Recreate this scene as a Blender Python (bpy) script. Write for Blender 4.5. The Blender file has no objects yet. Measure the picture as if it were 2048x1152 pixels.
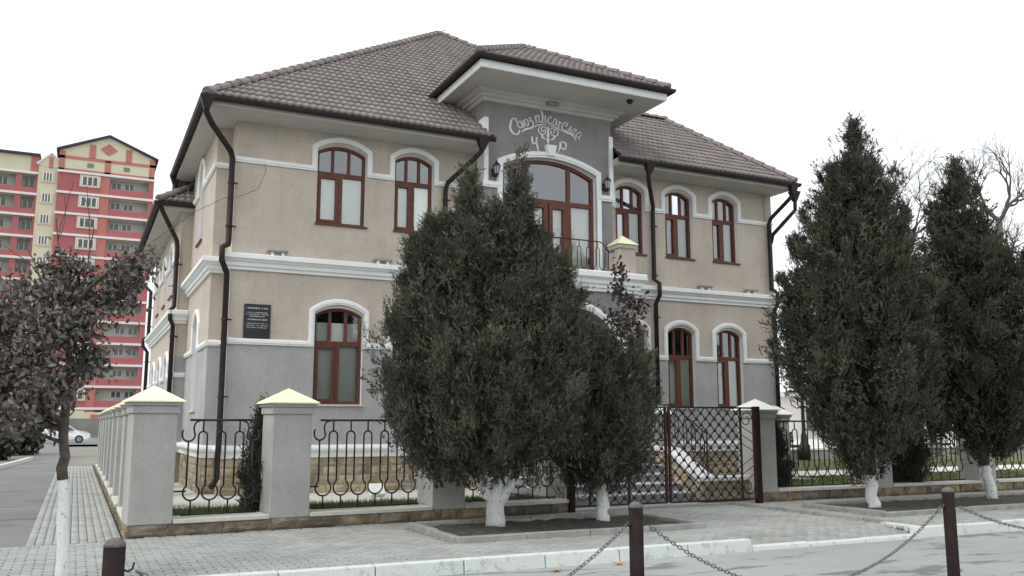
import bpy, bmesh, math, random
import numpy as np
from mathutils import Vector, Matrix
from mathutils.geometry import tessellate_polygon

random.seed(7); rng = np.random.default_rng(7)
R = math.radians
scene = bpy.context.scene
COL = scene.collection

# ------------------------------------------------------------------ camera
cam_data = bpy.data.cameras.new('camera'); cam = bpy.data.objects.new('camera', cam_data); COL.objects.link(cam)
cam.location = (0, 0, 1.6); cam.rotation_euler = (R(90 + 8.66), 0, R(-25.8))
cam_data.sensor_width = 36; cam_data.lens = 1785 / 2048 * 36
cam_data.clip_end = 3000; cam_data.clip_start = 0.1
scene.camera = cam
scene.render.resolution_x = 1024; scene.render.resolution_y = 576

# ------------------------------------------------------------------ overcast sky, soft sun, exposure
SUN_AZ, SUN_EL = R(-100), R(50)          # sun stands to the left of the view, behind thin cloud
world = bpy.data.worlds.new('World'); scene.world = world; world.use_nodes = True
nt = world.node_tree; nt.nodes.clear()
out = nt.nodes.new('ShaderNodeOutputWorld'); bg = nt.nodes.new('ShaderNodeBackground')
sky = nt.nodes.new('ShaderNodeTexSky'); sky.sky_type = 'NISHITA'; sky.sun_disc = False
sky.sun_elevation = SUN_EL; sky.sun_rotation = SUN_AZ; sky.dust_density = 8; sky.air_density = 1.0
mixc = nt.nodes.new('ShaderNodeMix'); mixc.data_type = 'RGBA'
mixc.inputs[0].default_value = 0.93
nt.links.new(sky.outputs[0], mixc.inputs[6])
tcw = nt.nodes.new('ShaderNodeTexCoord'); ncl = nt.nodes.new('ShaderNodeTexNoise'); ncl.inputs['Scale'].default_value = 2.2; ncl.inputs['Detail'].default_value = 5
rcl = nt.nodes.new('ShaderNodeValToRGB'); rcl.color_ramp.elements[0].position = .34; rcl.color_ramp.elements[1].position = .68      # thicker and thinner cloud cover
rcl.color_ramp.elements[0].color = (.955, .985, 1, 1); rcl.color_ramp.elements[1].color = (1.32, 1.36, 1.40, 1)
nt.links.new(tcw.outputs['Generated'], ncl.inputs[0]); nt.links.new(ncl.outputs[0], rcl.inputs[0])
scl = nt.nodes.new('ShaderNodeVectorMath'); scl.operation = 'SCALE'; scl.inputs['Scale'].default_value = 10.4
nt.links.new(rcl.outputs[0], scl.inputs[0]); nt.links.new(scl.outputs[0], mixc.inputs[7])
nt.links.new(mixc.outputs[2], bg.inputs[0]); bg.inputs[1].default_value = 0.1
nt.links.new(bg.outputs[0], out.inputs[0])
sun_d = bpy.data.lights.new('sun', 'SUN'); sun_d.energy = 1.25; sun_d.angle = R(25); sun_d.color = (1, .97, .93)
sun = bpy.data.objects.new('sun', sun_d); COL.objects.link(sun)
sd = Vector((math.sin(SUN_AZ) * math.cos(SUN_EL), math.cos(SUN_AZ) * math.cos(SUN_EL), math.sin(SUN_EL)))
sun.rotation_euler = sd.to_track_quat('Z', 'Y').to_euler(); sun.location = (-20, -10, 40)
vs = scene.view_settings; vs.view_transform = 'Standard'; vs.look = 'None'; vs.exposure = 0.2; vs.gamma = 1.0
vs.use_curve_mapping = False

# ------------------------------------------------------------------ materials
def nodes(name):
    m = bpy.data.materials.new(name); m.use_nodes = True
    t = m.node_tree; t.nodes.clear()
    o = t.nodes.new('ShaderNodeOutputMaterial'); b = t.nodes.new('ShaderNodeBsdfPrincipled')
    t.links.new(b.outputs[0], o.inputs[0])
    return m, t, b
def ramp(t, src, stops, interp='LINEAR'):
    r = t.nodes.new('ShaderNodeValToRGB'); e = r.color_ramp.elements; r.color_ramp.interpolation = interp
    while len(e) < len(stops): e.new(.5)
    for k, (p, c) in enumerate(stops): e[k].position = p; e[k].color = (*c, 1)
    t.links.new(src, r.inputs[0]); return r.outputs[0]
def noise(t, scale, detail=4, rough=.6, vec=None, dist=0):
    n = t.nodes.new('ShaderNodeTexNoise'); n.inputs['Scale'].default_value = scale
    n.inputs['Detail'].default_value = detail; n.inputs['Roughness'].default_value = rough; n.inputs['Distortion'].default_value = dist
    if vec is not None: t.links.new(vec, n.inputs[0])
    return n.outputs[0]
def pos(t): return t.nodes.new('ShaderNodeNewGeometry').outputs['Position']
def math_(t, op, a, b=None, c=None, clamp=False):
    n = t.nodes.new('ShaderNodeMath'); n.operation = op; n.use_clamp = clamp
    for k, v in enumerate((a, b, c)):
        if v is None: continue
        if isinstance(v, (int, float)): n.inputs[k].default_value = v
        else: t.links.new(v, n.inputs[k])
    return n.outputs[0]
def mix(t, fac, a, b, mode='MIX'):
    n = t.nodes.new('ShaderNodeMix'); n.data_type = 'RGBA'; n.blend_type = mode
    for sock, v in ((0, fac), (6, a), (7, b)):
        if isinstance(v, (int, float)): n.inputs[sock].default_value = v
        elif isinstance(v, tuple): n.inputs[sock].default_value = (*v, 1)
        else: t.links.new(v, n.inputs[sock])
    return n.outputs[2]
def bump(t, b, h, strength=.3, dist=.01):
    n = t.nodes.new('ShaderNodeBump'); n.inputs['Strength'].default_value = strength; n.inputs['Distance'].default_value = dist
    t.links.new(h, n.inputs['Height']); t.links.new(n.outputs[0], b.inputs['Normal'])
def rnd(t):
    """one random number for each piece, whether it is an object or an island of a joined mesh"""
    g = t.nodes.new('ShaderNodeNewGeometry').outputs['Random Per Island']; o = t.nodes.new('ShaderNodeObjectInfo').outputs['Random']
    return math_(t, 'FRACT', math_(t, 'ADD', g, o))
def dark(c, k): return tuple(x * k for x in c)

def simple(name, col, rough=.7, var=.12, scale=6, bs=.2, bscale=120, metallic=0, spec=.3):
    m, t, b = nodes(name); p = pos(t)
    n = noise(t, scale, 5, .6, p)
    t.links.new(ramp(t, n, [(.3, dark(col, 1 - var)), (.7, dark(col, 1 + var))]), b.inputs['Base Color'])
    b.inputs['Roughness'].default_value = rough; b.inputs['Metallic'].default_value = metallic
    b.inputs['Specular IOR Level'].default_value = spec
    if bs: bump(t, b, noise(t, bscale, 3, .6, p), bs, .004)
    return m
def plaster(name, cols, split=None):
    """rendered wall paint with fine grain, rain streaks and faint patches; two paints divided at one height"""
    m, t, b = nodes(name); p = pos(t)
    if split is not None:
        sx = t.nodes.new('ShaderNodeSeparateXYZ'); t.links.new(p, sx.inputs[0])
        base = mix(t, math_(t, 'GREATER_THAN', sx.outputs[2], split), cols[0], cols[1])
    else: base = mix(t, 0.0, cols[0], cols[0])
    mp = t.nodes.new('ShaderNodeMapping'); mp.inputs['Scale'].default_value = (3.2, 3.2, .35); t.links.new(p, mp.inputs[0])
    streak = ramp(t, noise(t, 1.6, 5, .65, mp.outputs[0]), [(.30, (.80, .79, .77)), (.55, (1, 1, 1))])
    blot = ramp(t, noise(t, 1.3, 7, .68, p), [(.3, (.84, .84, .83)), (.7, (1.08, 1.07, 1.06))])
    grain = ramp(t, noise(t, 75, 4, .8, p), [(.30, (.68, .68, .68)), (.70, (1.22, 1.22, 1.22))])
    c = mix(t, 1.0, base, blot, 'MULTIPLY'); c = mix(t, .40, c, streak, 'MULTIPLY'); c = mix(t, 1.0, c, grain, 'MULTIPLY')
    t.links.new(c, b.inputs['Base Color']); b.inputs['Roughness'].default_value = .9; b.inputs['Specular IOR Level'].default_value = .15
    bump(t, b, noise(t, 90, 4, .8, p), .7, .010)
    return m
def pieces(name, c0, c1, rough=.85, grain=60, bs=.4, stain=None, spec=.2):
    """colour differs from piece to piece"""
    m, t, b = nodes(name); p = pos(t); r = rnd(t)
    base = ramp(t, r, [(0, c0), (1, c1)])
    g = ramp(t, noise(t, grain, 5, .65, p), [(.25, (.75, .75, .75)), (.75, (1.18, 1.18, 1.18))])
    c = mix(t, 1.0, base, g, 'MULTIPLY')
    if stain:
        s = ramp(t, noise(t, stain[0], 6, .65, p), [(stain[1], stain[2]), (stain[1] + .2, (1, 1, 1))])
        c = mix(t, 1.0, c, s, 'MULTIPLY')
    t.links.new(c, b.inputs['Base Color']); b.inputs['Roughness'].default_value = rough; b.inputs['Specular IOR Level'].default_value = spec
    bump(t, b, noise(t, grain * 1.5, 5, .7, p), bs, .01)
    return m

BEIGE = (.575, .510, .445); GREY = (.46, .46, .468)
M = {}
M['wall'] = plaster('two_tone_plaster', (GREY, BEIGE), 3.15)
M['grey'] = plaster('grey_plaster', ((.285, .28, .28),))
M['pillar'] = plaster('pillar_plaster', ((.455, .455, .443),))
M['beige'] = plaster('beige_plaster', (BEIGE,))
M['soffit'] = simple('soffit_paint', (.52, .505, .48), .8, .07, 2, .1)
M['white'] = simple('white_trim_paint', (.80, .82, .82), .6, .05, 3, .12)
M['brown'] = simple('brown_metal', (.026, .018, .019), .55, .2, 4, .05, spec=.25)
M['wood'] = simple('red_brown_frame', (.122, .042, .028), .5, .25, 9, .1, spec=.3)
M['iron'] = simple('black_iron', (.016, .014, .014), .5, .3, 20, .15, spec=.4)
M['rust'] = simple('rusty_iron', (.050, .020, .016), .6, .5, 14, .3)
M['soil'] = simple('dark_soil', (.075, .068, .058), .95, .45, 7, .9, 60)
M['dark'] = simple('dark_room', (.05, .05, .05), .9, .1, 1, 0)
M['blind'] = simple('pale_blind', (.80, .83, .77), .8, .05, 2, .05)
M['curtain'] = simple('white_curtain', (.42, .43, .42), .9, .1, 3, .05)
M['stone'] = pieces('sandstone', (.36, .32, .27), (.58, .49, .32), .9, 22, .9, (2.6, .36, (.58, .53, .47)))
M['basestone'] = pieces('base_sandstone', (.235, .21, .18), (.42, .34, .22), .9, 16, 1.0, (3.2, .44, (.48, .46, .45)))
M['mortar'] = simple('mortar', (.33, .29, .23), .95, .15, 8, .4, 60)
M['paver'] = pieces('grey_paver', (.325, .335, .32), (.405, .415, .395), .9, 70, .5, (.9, .34, (.80, .80, .79)))
M['joint'] = simple('sandy_joint', (.05, .049, .046), .95, .2, 5, .3)
M['coping'] = simple('pale_coping', (.56, .55, .50), .85, .15, 7, .3, 50)
M['bedkerb'] = simple('grey_concrete', (.29, .29, .27), .9, .2, 5, .5, 50)
M['step'] = simple('blue_grey_step', (.23, .235, .26), .7, .15, 6, .3, 50)
M['step_edge'] = simple('pale_step_nosing', (.55, .55, .54), .75, .12, 6, .2, 50)
M['green_grass'] = pieces('grass_blades', (.055, .085, .035), (.13, .15, .055), .8, 30, 0)
M['lawn'] = simple('lawn_turf', (.115, .12, .048), .95, .35, 3, .8, 40)
M['chain'] = simple('galvanised_chain', (.16, .165, .16), .45, .3, 30, .1, metallic=.6)
M['bollard'] = simple('dark_red_brown_paint', (.026, .018, .018), .85, .25, 8, .15, spec=.08)
M['plaque'] = simple('black_granite', (.018, .02, .024), .35, .2, 30, 0, spec=.4)
M['plaque_text'] = simple('engraved_lettering', (.5, .5, .52), .7, .05, 20, 0)
M['sign'] = simple('sign_paint', (.80, .80, .82), .6, .05, 5, .05)
M['lampglass'] = simple('lantern_glass', (.32, .32, .34), .1, .05, 5, 0, spec=.5)
M['bark'] = simple('grey_brown_bark', (.085, .070, .058), .95, .35, 18, .9, 50)
M['twig'] = simple('bare_twig', (.10, .09, .085), .95, .3, 10, .3, 40)
M['limeleaf'] = pieces('dry_oak_leaf', (.050, .044, .039), (.215, .195, .172), .7, 25, .1)
M['plum'] = pieces('purple_leaf', (.030, .022, .023), (.085, .060, .060), .6, 25, .1)
M['leaf'] = pieces('fallen_leaf', (.45, .22, .08), (.5, .26, .1), .8, 30, .1)
M['redbrick'] = simple('red_facade', (.40, .128, .135), .85, .10, .25, .1, 5)
M['salmon'] = simple('salmon_facade', (.45, .175, .148), .85, .10, .25, .1, 5)
M['cream'] = simple('cream_facade', (.60, .56, .42), .85, .06, .4, .1, 5)
M['aptwhite'] = simple('white_floor_band', (.72, .70, .69), .8, .05, .5, 0)
M['aptroof'] = simple('dark_roof_edge', (.05, .045, .06), .6, .1, 1, 0)
M['loggia'] = simple('loggia_wall', (.20, .19, .18), .9, .15, .5, 0)
M['loggia_wall'] = simple('loggia_render', (.52, .50, .46), .9, .12, .6, 0)
M['fence_brown'] = simple('brown_fence_paint', (.085, .055, .055), .8, .2, 3, .2)
M['hedge'] = pieces('hedge_leaf', (.022, .024, .018), (.06, .062, .045), .8, 20, 0)
M['pale'] = simple('pale_render', (.66, .66, .64), .9, .05, .4, 0)
M['redroof'] = simple('red_sheet', (.42, .05, .055), .6, .1, 1, 0)
M['bench'] = simple('dark_bench_paint', (.045, .045, .048), .6, .2, 3, .1)
M['carpaint'] = simple('silver_white_paint', (.70, .73, .73), .25, .03, 1, 0, spec=.6)
M['tyre'] = simple('tyre_rubber', (.02, .02, .02), .85, .1, 5, 0)
M['chrome'] = simple('grey_rim', (.35, .35, .36), .35, .1, 5, 0, metallic=.7)

def roof_mat():
    m, t, b = nodes('brown_roof_tile'); p = pos(t); r = rnd(t)
    base = ramp(t, r, [(0, (.190, .168, .162)), (1, (.245, .217, .208))])
    g = ramp(t, noise(t, 2.2, 6, .65, p), [(.3, (.78, .77, .77)), (.7, (1.12, 1.1, 1.09))])
    c = mix(t, 1, base, g, 'MULTIPLY')
    t.links.new(c, b.inputs['Base Color']); b.inputs['Roughness'].default_value = .65; b.inputs['Specular IOR Level'].default_value = .2
    bump(t, b, noise(t, 90, 3, .6, p), .2, .004)
    return m
M['tile'] = roof_mat()
def cap_mat():
    m, t, b = nodes('pale_yellow_sheet'); p = pos(t)
    c = ramp(t, noise(t, 3, 5, .6, p), [(.3, (.76, .76, .50)), (.6, (.87, .87, .62)), (.8, (.82, .82, .56))])
    t.links.new(c, b.inputs['Base Color']); b.inputs['Roughness'].default_value = .35; b.inputs['Specular IOR Level'].default_value = .5
    return m
M['cap'] = cap_mat()
M['capwhite'] = simple('white_sheet_cap', (.78, .80, .76), .4, .05, 3, 0, spec=.5)
def glass_mat():
    m = bpy.data.materials.new('window_glass'); m.use_nodes = True; t = m.node_tree; t.nodes.clear()
    o = t.nodes.new('ShaderNodeOutputMaterial'); mx = t.nodes.new('ShaderNodeMixShader')
    tr = t.nodes.new('ShaderNodeBsdfTransparent'); gl = t.nodes.new('ShaderNodeBsdfGlossy')
    tr.inputs[0].default_value = (.94, .96, .95, 1); gl.inputs[0].default_value = (.95, .97, 1, 1); gl.inputs['Roughness'].default_value = .015
    fr = t.nodes.new('ShaderNodeFresnel'); fr.inputs[0].default_value = 1.5
    n = t.nodes.new('ShaderNodeBump'); n.inputs['Strength'].default_value = .02; n.inputs['Distance'].default_value = .05
    t.links.new(noise(t, 1.3, 2, .5, pos(t)), n.inputs['Height']); t.links.new(n.outputs[0], gl.inputs['Normal'])
    f = math_(t, 'MULTIPLY', fr.outputs[0], 4.4, clamp=True)      # four glass surfaces of a double pane
    t.links.new(f, mx.inputs[0]); t.links.new(tr.outputs[0], mx.inputs[1]); t.links.new(gl.outputs[0], mx.inputs[2])
    t.links.new(mx.outputs[0], o.inputs[0]); return m
M['glass'] = glass_mat()
def dpane():
    m, t, b = nodes('dark_far_pane'); b.inputs['Base Color'].default_value = (.05, .055, .065, 1); b.inputs['Roughness'].default_value = .1
    b.inputs['Specular IOR Level'].default_value = .8; return m
M['farpane'] = dpane()
def road_mat(name, c, stains):
    m, t, b = nodes(name); p = pos(t)
    base = ramp(t, noise(t, .5, 6, .65, p), [(.3, dark(c, .84)), (.7, dark(c, 1.12))])
    mp = t.nodes.new('ShaderNodeMapping'); mp.inputs['Scale'].default_value = (.55, 1.7, 1); mp.inputs['Rotation'].default_value = (0, 0, R(8)); t.links.new(p, mp.inputs[0])
    st = ramp(t, noise(t, 1.5, 7, .6, mp.outputs[0], .4), [(stains, (.40, .40, .40)), (stains + .05, (1, 1, 1))])
    g = ramp(t, noise(t, 140, 3, .7, p), [(.3, (.75, .75, .75)), (.7, (1.2, 1.2, 1.2))])
    cc = mix(t, .75, base, st, 'MULTIPLY'); cc = mix(t, 1, cc, g, 'MULTIPLY')
    t.links.new(cc, b.inputs['Base Color']); b.inputs['Roughness'].default_value = .9; b.inputs['Specular IOR Level'].default_value = .25
    bump(t, b, noise(t, 70, 6, .75, p), .6, .012); return m
M['road'] = road_mat('worn_road', (.335, .35, .335), .40)
M['asphalt'] = road_mat('side_asphalt', (.205, .21, .205), .36)
M['ground'] = simple('dusty_ground', (.22, .215, .19), .95, .2, .5, .4, 20)
def kerb_mat():
    m, t, b = nodes('worn_white_kerb_paint'); p = pos(t)
    f = ramp(t, noise(t, 7, 7, .7, p), [(.36, (0, 0, 0)), (.46, (1, 1, 1))])
    c = mix(t, f, (.44, .46, .43), (.61, .65, .62)); g = ramp(t, noise(t, 80, 3, .6, p), [(.3, (.85, .85, .85)), (.7, (1.08, 1.08, 1.08))])
    t.links.new(mix(t, 1, c, g, 'MULTIPLY'), b.inputs['Base Color']); b.inputs['Roughness'].default_value = .85
    bump(t, b, noise(t, 40, 5, .7, p), .5, .01); return m
M['kerb'] = kerb_mat()
def lime_mat():
    m, t, b = nodes('whitewashed_bark'); p = pos(t)
    f = ramp(t, noise(t, 22, 6, .7, p), [(.33, (0, 0, 0)), (.43, (1, 1, 1))])
    c = mix(t, f, (.20, .18, .16), (.76, .79, .77)); t.links.new(c, b.inputs['Base Color']); b.inputs['Roughness'].default_value = .95
    bump(t, b, noise(t, 45, 6, .7, p), .9, .02); return m
M['lime'] = lime_mat()
def foliage(name, c0, c1):
    m, t, b = nodes(name); p = pos(t); at_ = t.nodes.new('ShaderNodeAttribute'); at_.attribute_name = 'tone'
    r = math_(t, 'ADD', math_(t, 'MULTIPLY', at_.outputs['Fac'], .75), math_(t, 'MULTIPLY', rnd(t), .25))   # each spray has its own shade of green
    c = ramp(t, r, [(.12, c0), (.75, c1), (.95, dark(c1, 1.55))])
    patch = ramp(t, noise(t, 1.7, 4, .6, p), [(.3, (.72, .74, .72)), (.7, (1.3, 1.24, 1.12))])
    c = mix(t, 1, c, patch, 'MULTIPLY')
    t.links.new(c, b.inputs['Base Color']); b.inputs['Roughness'].default_value = .75; b.inputs['Specular IOR Level'].default_value = .15
    return m
M['juniper'] = foliage('juniper_scale_leaf', (.036, .039, .031), (.106, .109, .087))
M['thuja'] = foliage('thuja_scale_leaf', (.032, .036, .028), (.092, .096, .075))

# ------------------------------------------------------------------ building helpers
OFF = {}
def off(o): return OFF.get(o.name, Vector((0, 0, 0))) if o is not None else Vector((0, 0, 0))
def tag(o, label=None, cat=None, group=None, kind=None):
    if label: o['label'] = label
    if cat: o['category'] = cat
    if group: o['group'] = group
    if kind: o['kind'] = kind
    return o
def thing(name, loc, label, cat, group=None):
    o = bpy.data.objects.new(name, None); COL.objects.link(o); o.location = loc; o.empty_display_size = .3
    OFF[o.name] = Vector(loc); return tag(o, label, cat, group)
def link(name, me, parent=None, loc=(0, 0, 0)):
    """loc is in world space; parents are never rotated"""
    o = bpy.data.objects.new(name, me); COL.objects.link(o)
    if parent is not None: o.parent = parent
    o.location = Vector(loc) - off(parent); OFF[o.name] = Vector(loc); return o
class MB:
    def __init__(self): self.v = []; self.f = []; self.smooth = False
    def add(self, vs, fs):
        n = len(self.v); self.v += [tuple(p) for p in vs]; self.f += [tuple(i + n for i in q) for q in fs]; return self
    def box(self, x0, x1, y0, y1, z0, z1):
        return self.add([(x0, y0, z0), (x1, y0, z0), (x1, y1, z0), (x0, y1, z0), (x0, y0, z1), (x1, y0, z1), (x1, y1, z1), (x0, y1, z1)],
                        [(0, 3, 2, 1), (4, 5, 6, 7), (0, 1, 5, 4), (1, 2, 6, 5), (2, 3, 7, 6), (3, 0, 4, 7)])
    def frus(self, a, b):
        """a, b: (x0,x1,y0,y1,z) lower and upper rectangle"""
        r = lambda q: [(q[0], q[2], q[4]), (q[1], q[2], q[4]), (q[1], q[3], q[4]), (q[0], q[3], q[4])]
        return self.add(r(a) + r(b), [(0, 3, 2, 1), (4, 5, 6, 7), (0, 1, 5, 4), (1, 2, 6, 5), (2, 3, 7, 6), (3, 0, 4, 7)])
    def tube(self, path, r, n=8, closed=False, caps=True):
        P = [Vector(p) for p in path]; m = len(P); rs = r if isinstance(r, (list, tuple)) else [r] * m
        nrm = None; base = len(self.v)
        for i in range(m):
            a = P[i - 1] if (i > 0 or closed) else P[i]; b = P[(i + 1) % m] if (i < m - 1 or closed) else P[i]
            t = (b - a)
            t = t.normalized() if t.length > 1e-9 else Vector((0, 0, 1))
            if nrm is None:
                h = Vector((0, 0, 1)) if abs(t.z) < .9 else Vector((1, 0, 0)); nrm = t.cross(h).normalized()
            nrm = (nrm - t * nrm.dot(t)); nrm = nrm.normalized() if nrm.length > 1e-6 else t.orthogonal().normalized()
            bi = t.cross(nrm)
            for k in range(n):
                an = 2 * math.pi * k / n + math.pi / n; self.v.append(tuple(P[i] + (nrm * math.cos(an) + bi * math.sin(an)) * rs[i]))
        for i in range(m if closed else m - 1):
            j = (i + 1) % m
            for k in range(n):
                l = (k + 1) % n; self.f.append((base + i * n + k, base + i * n + l, base + j * n + l, base + j * n + k))
        if caps and not closed:
            self.f.append(tuple(base + k for k in range(n))[::-1]); self.f.append(tuple(base + (m - 1) * n + k for k in range(n)))
        return self
    def lathe(self, c, prof, n=16):
        b = len(self.v)
        for (r, z) in prof:
            for k in range(n):
                a = 2 * math.pi * k / n; self.v.append((c[0] + r * math.cos(a), c[1] + r * math.sin(a), c[2] + z))
        for i in range(len(prof) - 1):
            for k in range(n):
                l = (k + 1) % n; self.f.append((b + i * n + k, b + i * n + l, b + (i + 1) * n + l, b + (i + 1) * n + k))
        self.f.append(tuple(b + k for k in range(n))[::-1]); self.f.append(tuple(b + (len(prof) - 1) * n + k for k in range(n)))
        return self
    def sweep(self, path, prof, P, closed=False):
        """path: [(u,v)] in a plane, prof: [(a,d)] a = to the right of travel in the plane, d = third axis; P maps (u,d,v)"""
        m = len(path); base = len(self.v); k = len(prof)
        def rn(p, q):
            dx, dy = q[0] - p[0], q[1] - p[1]; l = math.hypot(dx, dy) or 1; return (dy / l, -dx / l)
        for i in range(m):
            n1 = rn(path[i - 1], path[i]) if (i > 0 or closed) else None
            n2 = rn(path[i], path[(i + 1) % m]) if (i < m - 1 or closed) else None
            n1 = n1 or n2; n2 = n2 or n1
            s = 1 + n1[0] * n2[0] + n1[1] * n2[1]
            s = max(s, .35)
            nx, ny = (n1[0] + n2[0]) / s, (n1[1] + n2[1]) / s
            for a, d in prof: self.v.append(tuple(P(path[i][0] + nx * a, d, path[i][1] + ny * a)))
        for i in range(m if closed else m - 1):
            j = (i + 1) % m
            for q in range(k):
                r_ = (q + 1) % k; self.f.append((base + i * k + q, base + i * k + r_, base + j * k + r_, base + j * k + q))
        if not closed:
            self.f.append(tuple(base + q for q in range(k))[::-1]); self.f.append(tuple(base + (m - 1) * k + q for q in range(k)))
        return self
    def mesh(self, name, mat, o=Vector((0, 0, 0)), fix=True):
        me = bpy.data.meshes.new(name); me.from_pydata([(x - o[0], y - o[1], z - o[2]) for x, y, z in self.v], [], self.f)
        if fix:
            bm = bmesh.new(); bm.from_mesh(me); bmesh.ops.recalc_face_normals(bm, faces=bm.faces); bm.to_mesh(me); bm.free()
        me.materials.append(M[mat] if isinstance(mat, str) else mat)
        if self.smooth: me.polygons.foreach_set('use_smooth', [True] * len(me.polygons))
        me.update(); return me
    def build(self, name, mat, parent=None, smooth=False, fix=True):
        self.smooth = smooth
        return link(name, self.mesh(name, mat, off(parent), fix), parent, off(parent))
def bevel(o, w=.01, seg=1):
    md = o.modifiers.new('bevel', 'BEVEL'); md.width = w; md.segments = seg; md.limit_method = 'ANGLE'; return o
def struct(o): o['kind'] = 'structure'; return o
def npmesh(name, verts, faces, mat, parent=None, kind=None):
    """verts (n,3) world, faces (m,k) equal corner count"""
    o = np.array(off(parent)); me = bpy.data.meshes.new(name); verts = np.asarray(verts, dtype=np.float32) - o
    k = faces.shape[1]; me.vertices.add(len(verts)); me.vertices.foreach_set('co', verts.ravel().astype(np.float32))
    me.loops.add(faces.size); me.loops.foreach_set('vertex_index', faces.ravel().astype(np.int32))
    me.polygons.add(len(faces)); me.polygons.foreach_set('loop_start', np.arange(0, faces.size, k, dtype=np.int32))
    me.polygons.foreach_set('loop_total', np.full(len(faces), k, dtype=np.int32))
    me.update(calc_edges=True); me.materials.append(M[mat])
    ob = link(name, me, parent, off(parent))
    if kind: ob['kind'] = kind
    return ob
def front(Y): return lambda u, d, z: (u, Y + d, z)
def left(X): return lambda u, d, z: (X + d, u, z)
def plan(u, d, v): return (u, v, d)

def boxP(mb, P, u0, u1, d0, d1, z0, z1):
    return mb.add([P(u0, d0, z0), P(u1, d0, z0), P(u1, d1, z0), P(u0, d1, z0), P(u0, d0, z1), P(u1, d0, z1), P(u1, d1, z1), P(u0, d1, z1)],
                  [(0, 3, 2, 1), (4, 5, 6, 7), (0, 1, 5, 4), (1, 2, 6, 5), (2, 3, 7, 6), (3, 0, 4, 7)])
def view_xy(p):
    """where a point stands in the picture (used only to choose which paving pieces are large enough to be single objects)"""
    y, t = R(25.8), R(8.66); a = p[0] * math.cos(y) - p[1] * math.sin(y); F = p[0] * math.sin(y) + p[1] * math.cos(y); U = p[2] - 1.6
    zc = F * math.cos(t) + U * math.sin(t); return (1024 + 1785 * a / zc, 576 - 1785 * (-F * math.sin(t) + U * math.cos(t)) / zc, zc)
def sheet(name, x0, x1, y0, y1, z, mat, kind='structure', parent=None, nx=1, ny=1):
    mb = MB()
    for i in range(nx):
        for j in range(ny):
            a, b = x0 + (x1 - x0) * i / nx, x0 + (x1 - x0) * (i + 1) / nx; c, d = y0 + (y1 - y0) * j / ny, y0 + (y1 - y0) * (j + 1) / ny
            mb.add([(a, c, z), (b, c, z), (b, d, z), (a, d, z)], [(0, 1, 2, 3)])
    o = mb.build(name, mat, parent, fix=False)
    if kind: o['kind'] = kind
    return o

# ================================================================== the ground
FA = Vector((0.69, 13.0)); FPHI = math.atan2(.55, 7.0)
def PF(u, d, z): return (FA.x + u * math.cos(FPHI) - d * math.sin(FPHI), FA.y + u * math.sin(FPHI) + d * math.cos(FPHI), z)
def fenceY(x): return FA.y + (x - FA.x) * math.tan(FPHI)
def PS(u, d, z): return (FA.x + d, FA.y + u, z)
FRY = 13.72
def PR(u, d, z): return (11.9 + u, FRY + d, z)

sheet('ground', -1200, 1200, -1200, 1200, -.06, 'ground')
sheet('road', -70, 90, -30, 9.2, 0, 'road')
sheet('side_street', -2.9, -.46, 12.76, 74, .105, 'asphalt')
sheet('car_park', -40, 30, 74, 110, .10, 'asphalt')
verge = sheet('verge', -40, -3.12, 12.76, 74, .10, 'ground')
pav = sheet('pavement', -9, 30, 9.96, 13.9, .088, 'joint')
sheet('joint_bed', -9, 7.45, 9.34, 9.96, .088, 'joint', None, pav); sheet('joint_bed', 10.96, 30, 9.34, 9.96, .088, 'joint', None, pav)
MB().add([(7.45, 9.34, .022), (10.96, 9.34, .022), (10.96, 9.96, .086), (7.45, 9.96, .086)], [(0, 1, 2, 3)]).build('joint_bed', 'joint', pav)
sheet('joint_bed', -.46, .75, 13.9, 37, .088, 'joint', None, pav)

BED1 = (4.5, 8.15, 10.75, 12.42); BED2 = (11.95, 26, 10.75, 12.45)
# paving bricks: 20 x 10 cm, running bond along the street; long courses up the side street
def in_bed(x, y):
    for b in (BED1, BED2):
        if b[0] - .12 < x < b[1] + .12 and b[2] - .12 < y < b[3] + .12: return True
    return 11.08 < x < 11.24
bricks = []
yy = 9.40; k = 0
while yy < 13.75:
    xx = -5.0 + (.1 if k % 2 else 0)
    while xx < 20:
        lim = 12.70 if xx < FA.x - .02 else (fenceY(xx) - .02 if xx < 7.7 else (13.7 if xx < 11.9 else 13.68))
        if yy < lim and not in_bed(xx, yy): bricks.append((xx, yy, 0))
        xx += .2
    yy += .1; k += 1
yy = 12.86
k = 0
while yy < 36:
    for c in range(11):
        y2 = yy + (.1 if c % 2 else 0); bricks.append((-.41 + c * .1, y2, 1))
    yy += .2
bricks = np.array(bricks)
TPL = []
for zz, ins in ((-.03, 0), (-.005, 0), (0, .006)):
    for sx, sy in ((-1, -1), (1, -1), (1, 1), (-1, 1)): TPL.append((sx * (.0925 - ins), sy * (.0490 - ins), zz))
TPL = np.array(TPL); TF = [(8, 9, 10, 11)]
for r_ in (0, 1):
    for q in range(4): TF.append((r_ * 4 + q, r_ * 4 + (q + 1) % 4, r_ * 4 + 4 + (q + 1) % 4, r_ * 4 + 4 + q))
TF = np.array(TF)
TPL2 = TPL[:, [1, 0, 2]] * np.array([.955, 1.055, 1]); TF2 = TF[:, ::-1]
me_a = MB().add(TPL.tolist(), TF.tolist()).mesh('paver', 'paver'); me_b = MB().add(TPL2.tolist(), TF2.tolist()).mesh('paver_lengthwise', 'paver')
jz = rng.normal(0, .0014, len(bricks)) + .12
for i, b in enumerate(bricks):
    if 7.45 < b[0] < 10.96 and b[1] < 9.95 and b[2] == 0: jz[i] -= .062 * (9.95 - b[1]) / .55
scr = [view_xy((b[0], b[1], .12)) for b in bricks]
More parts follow.
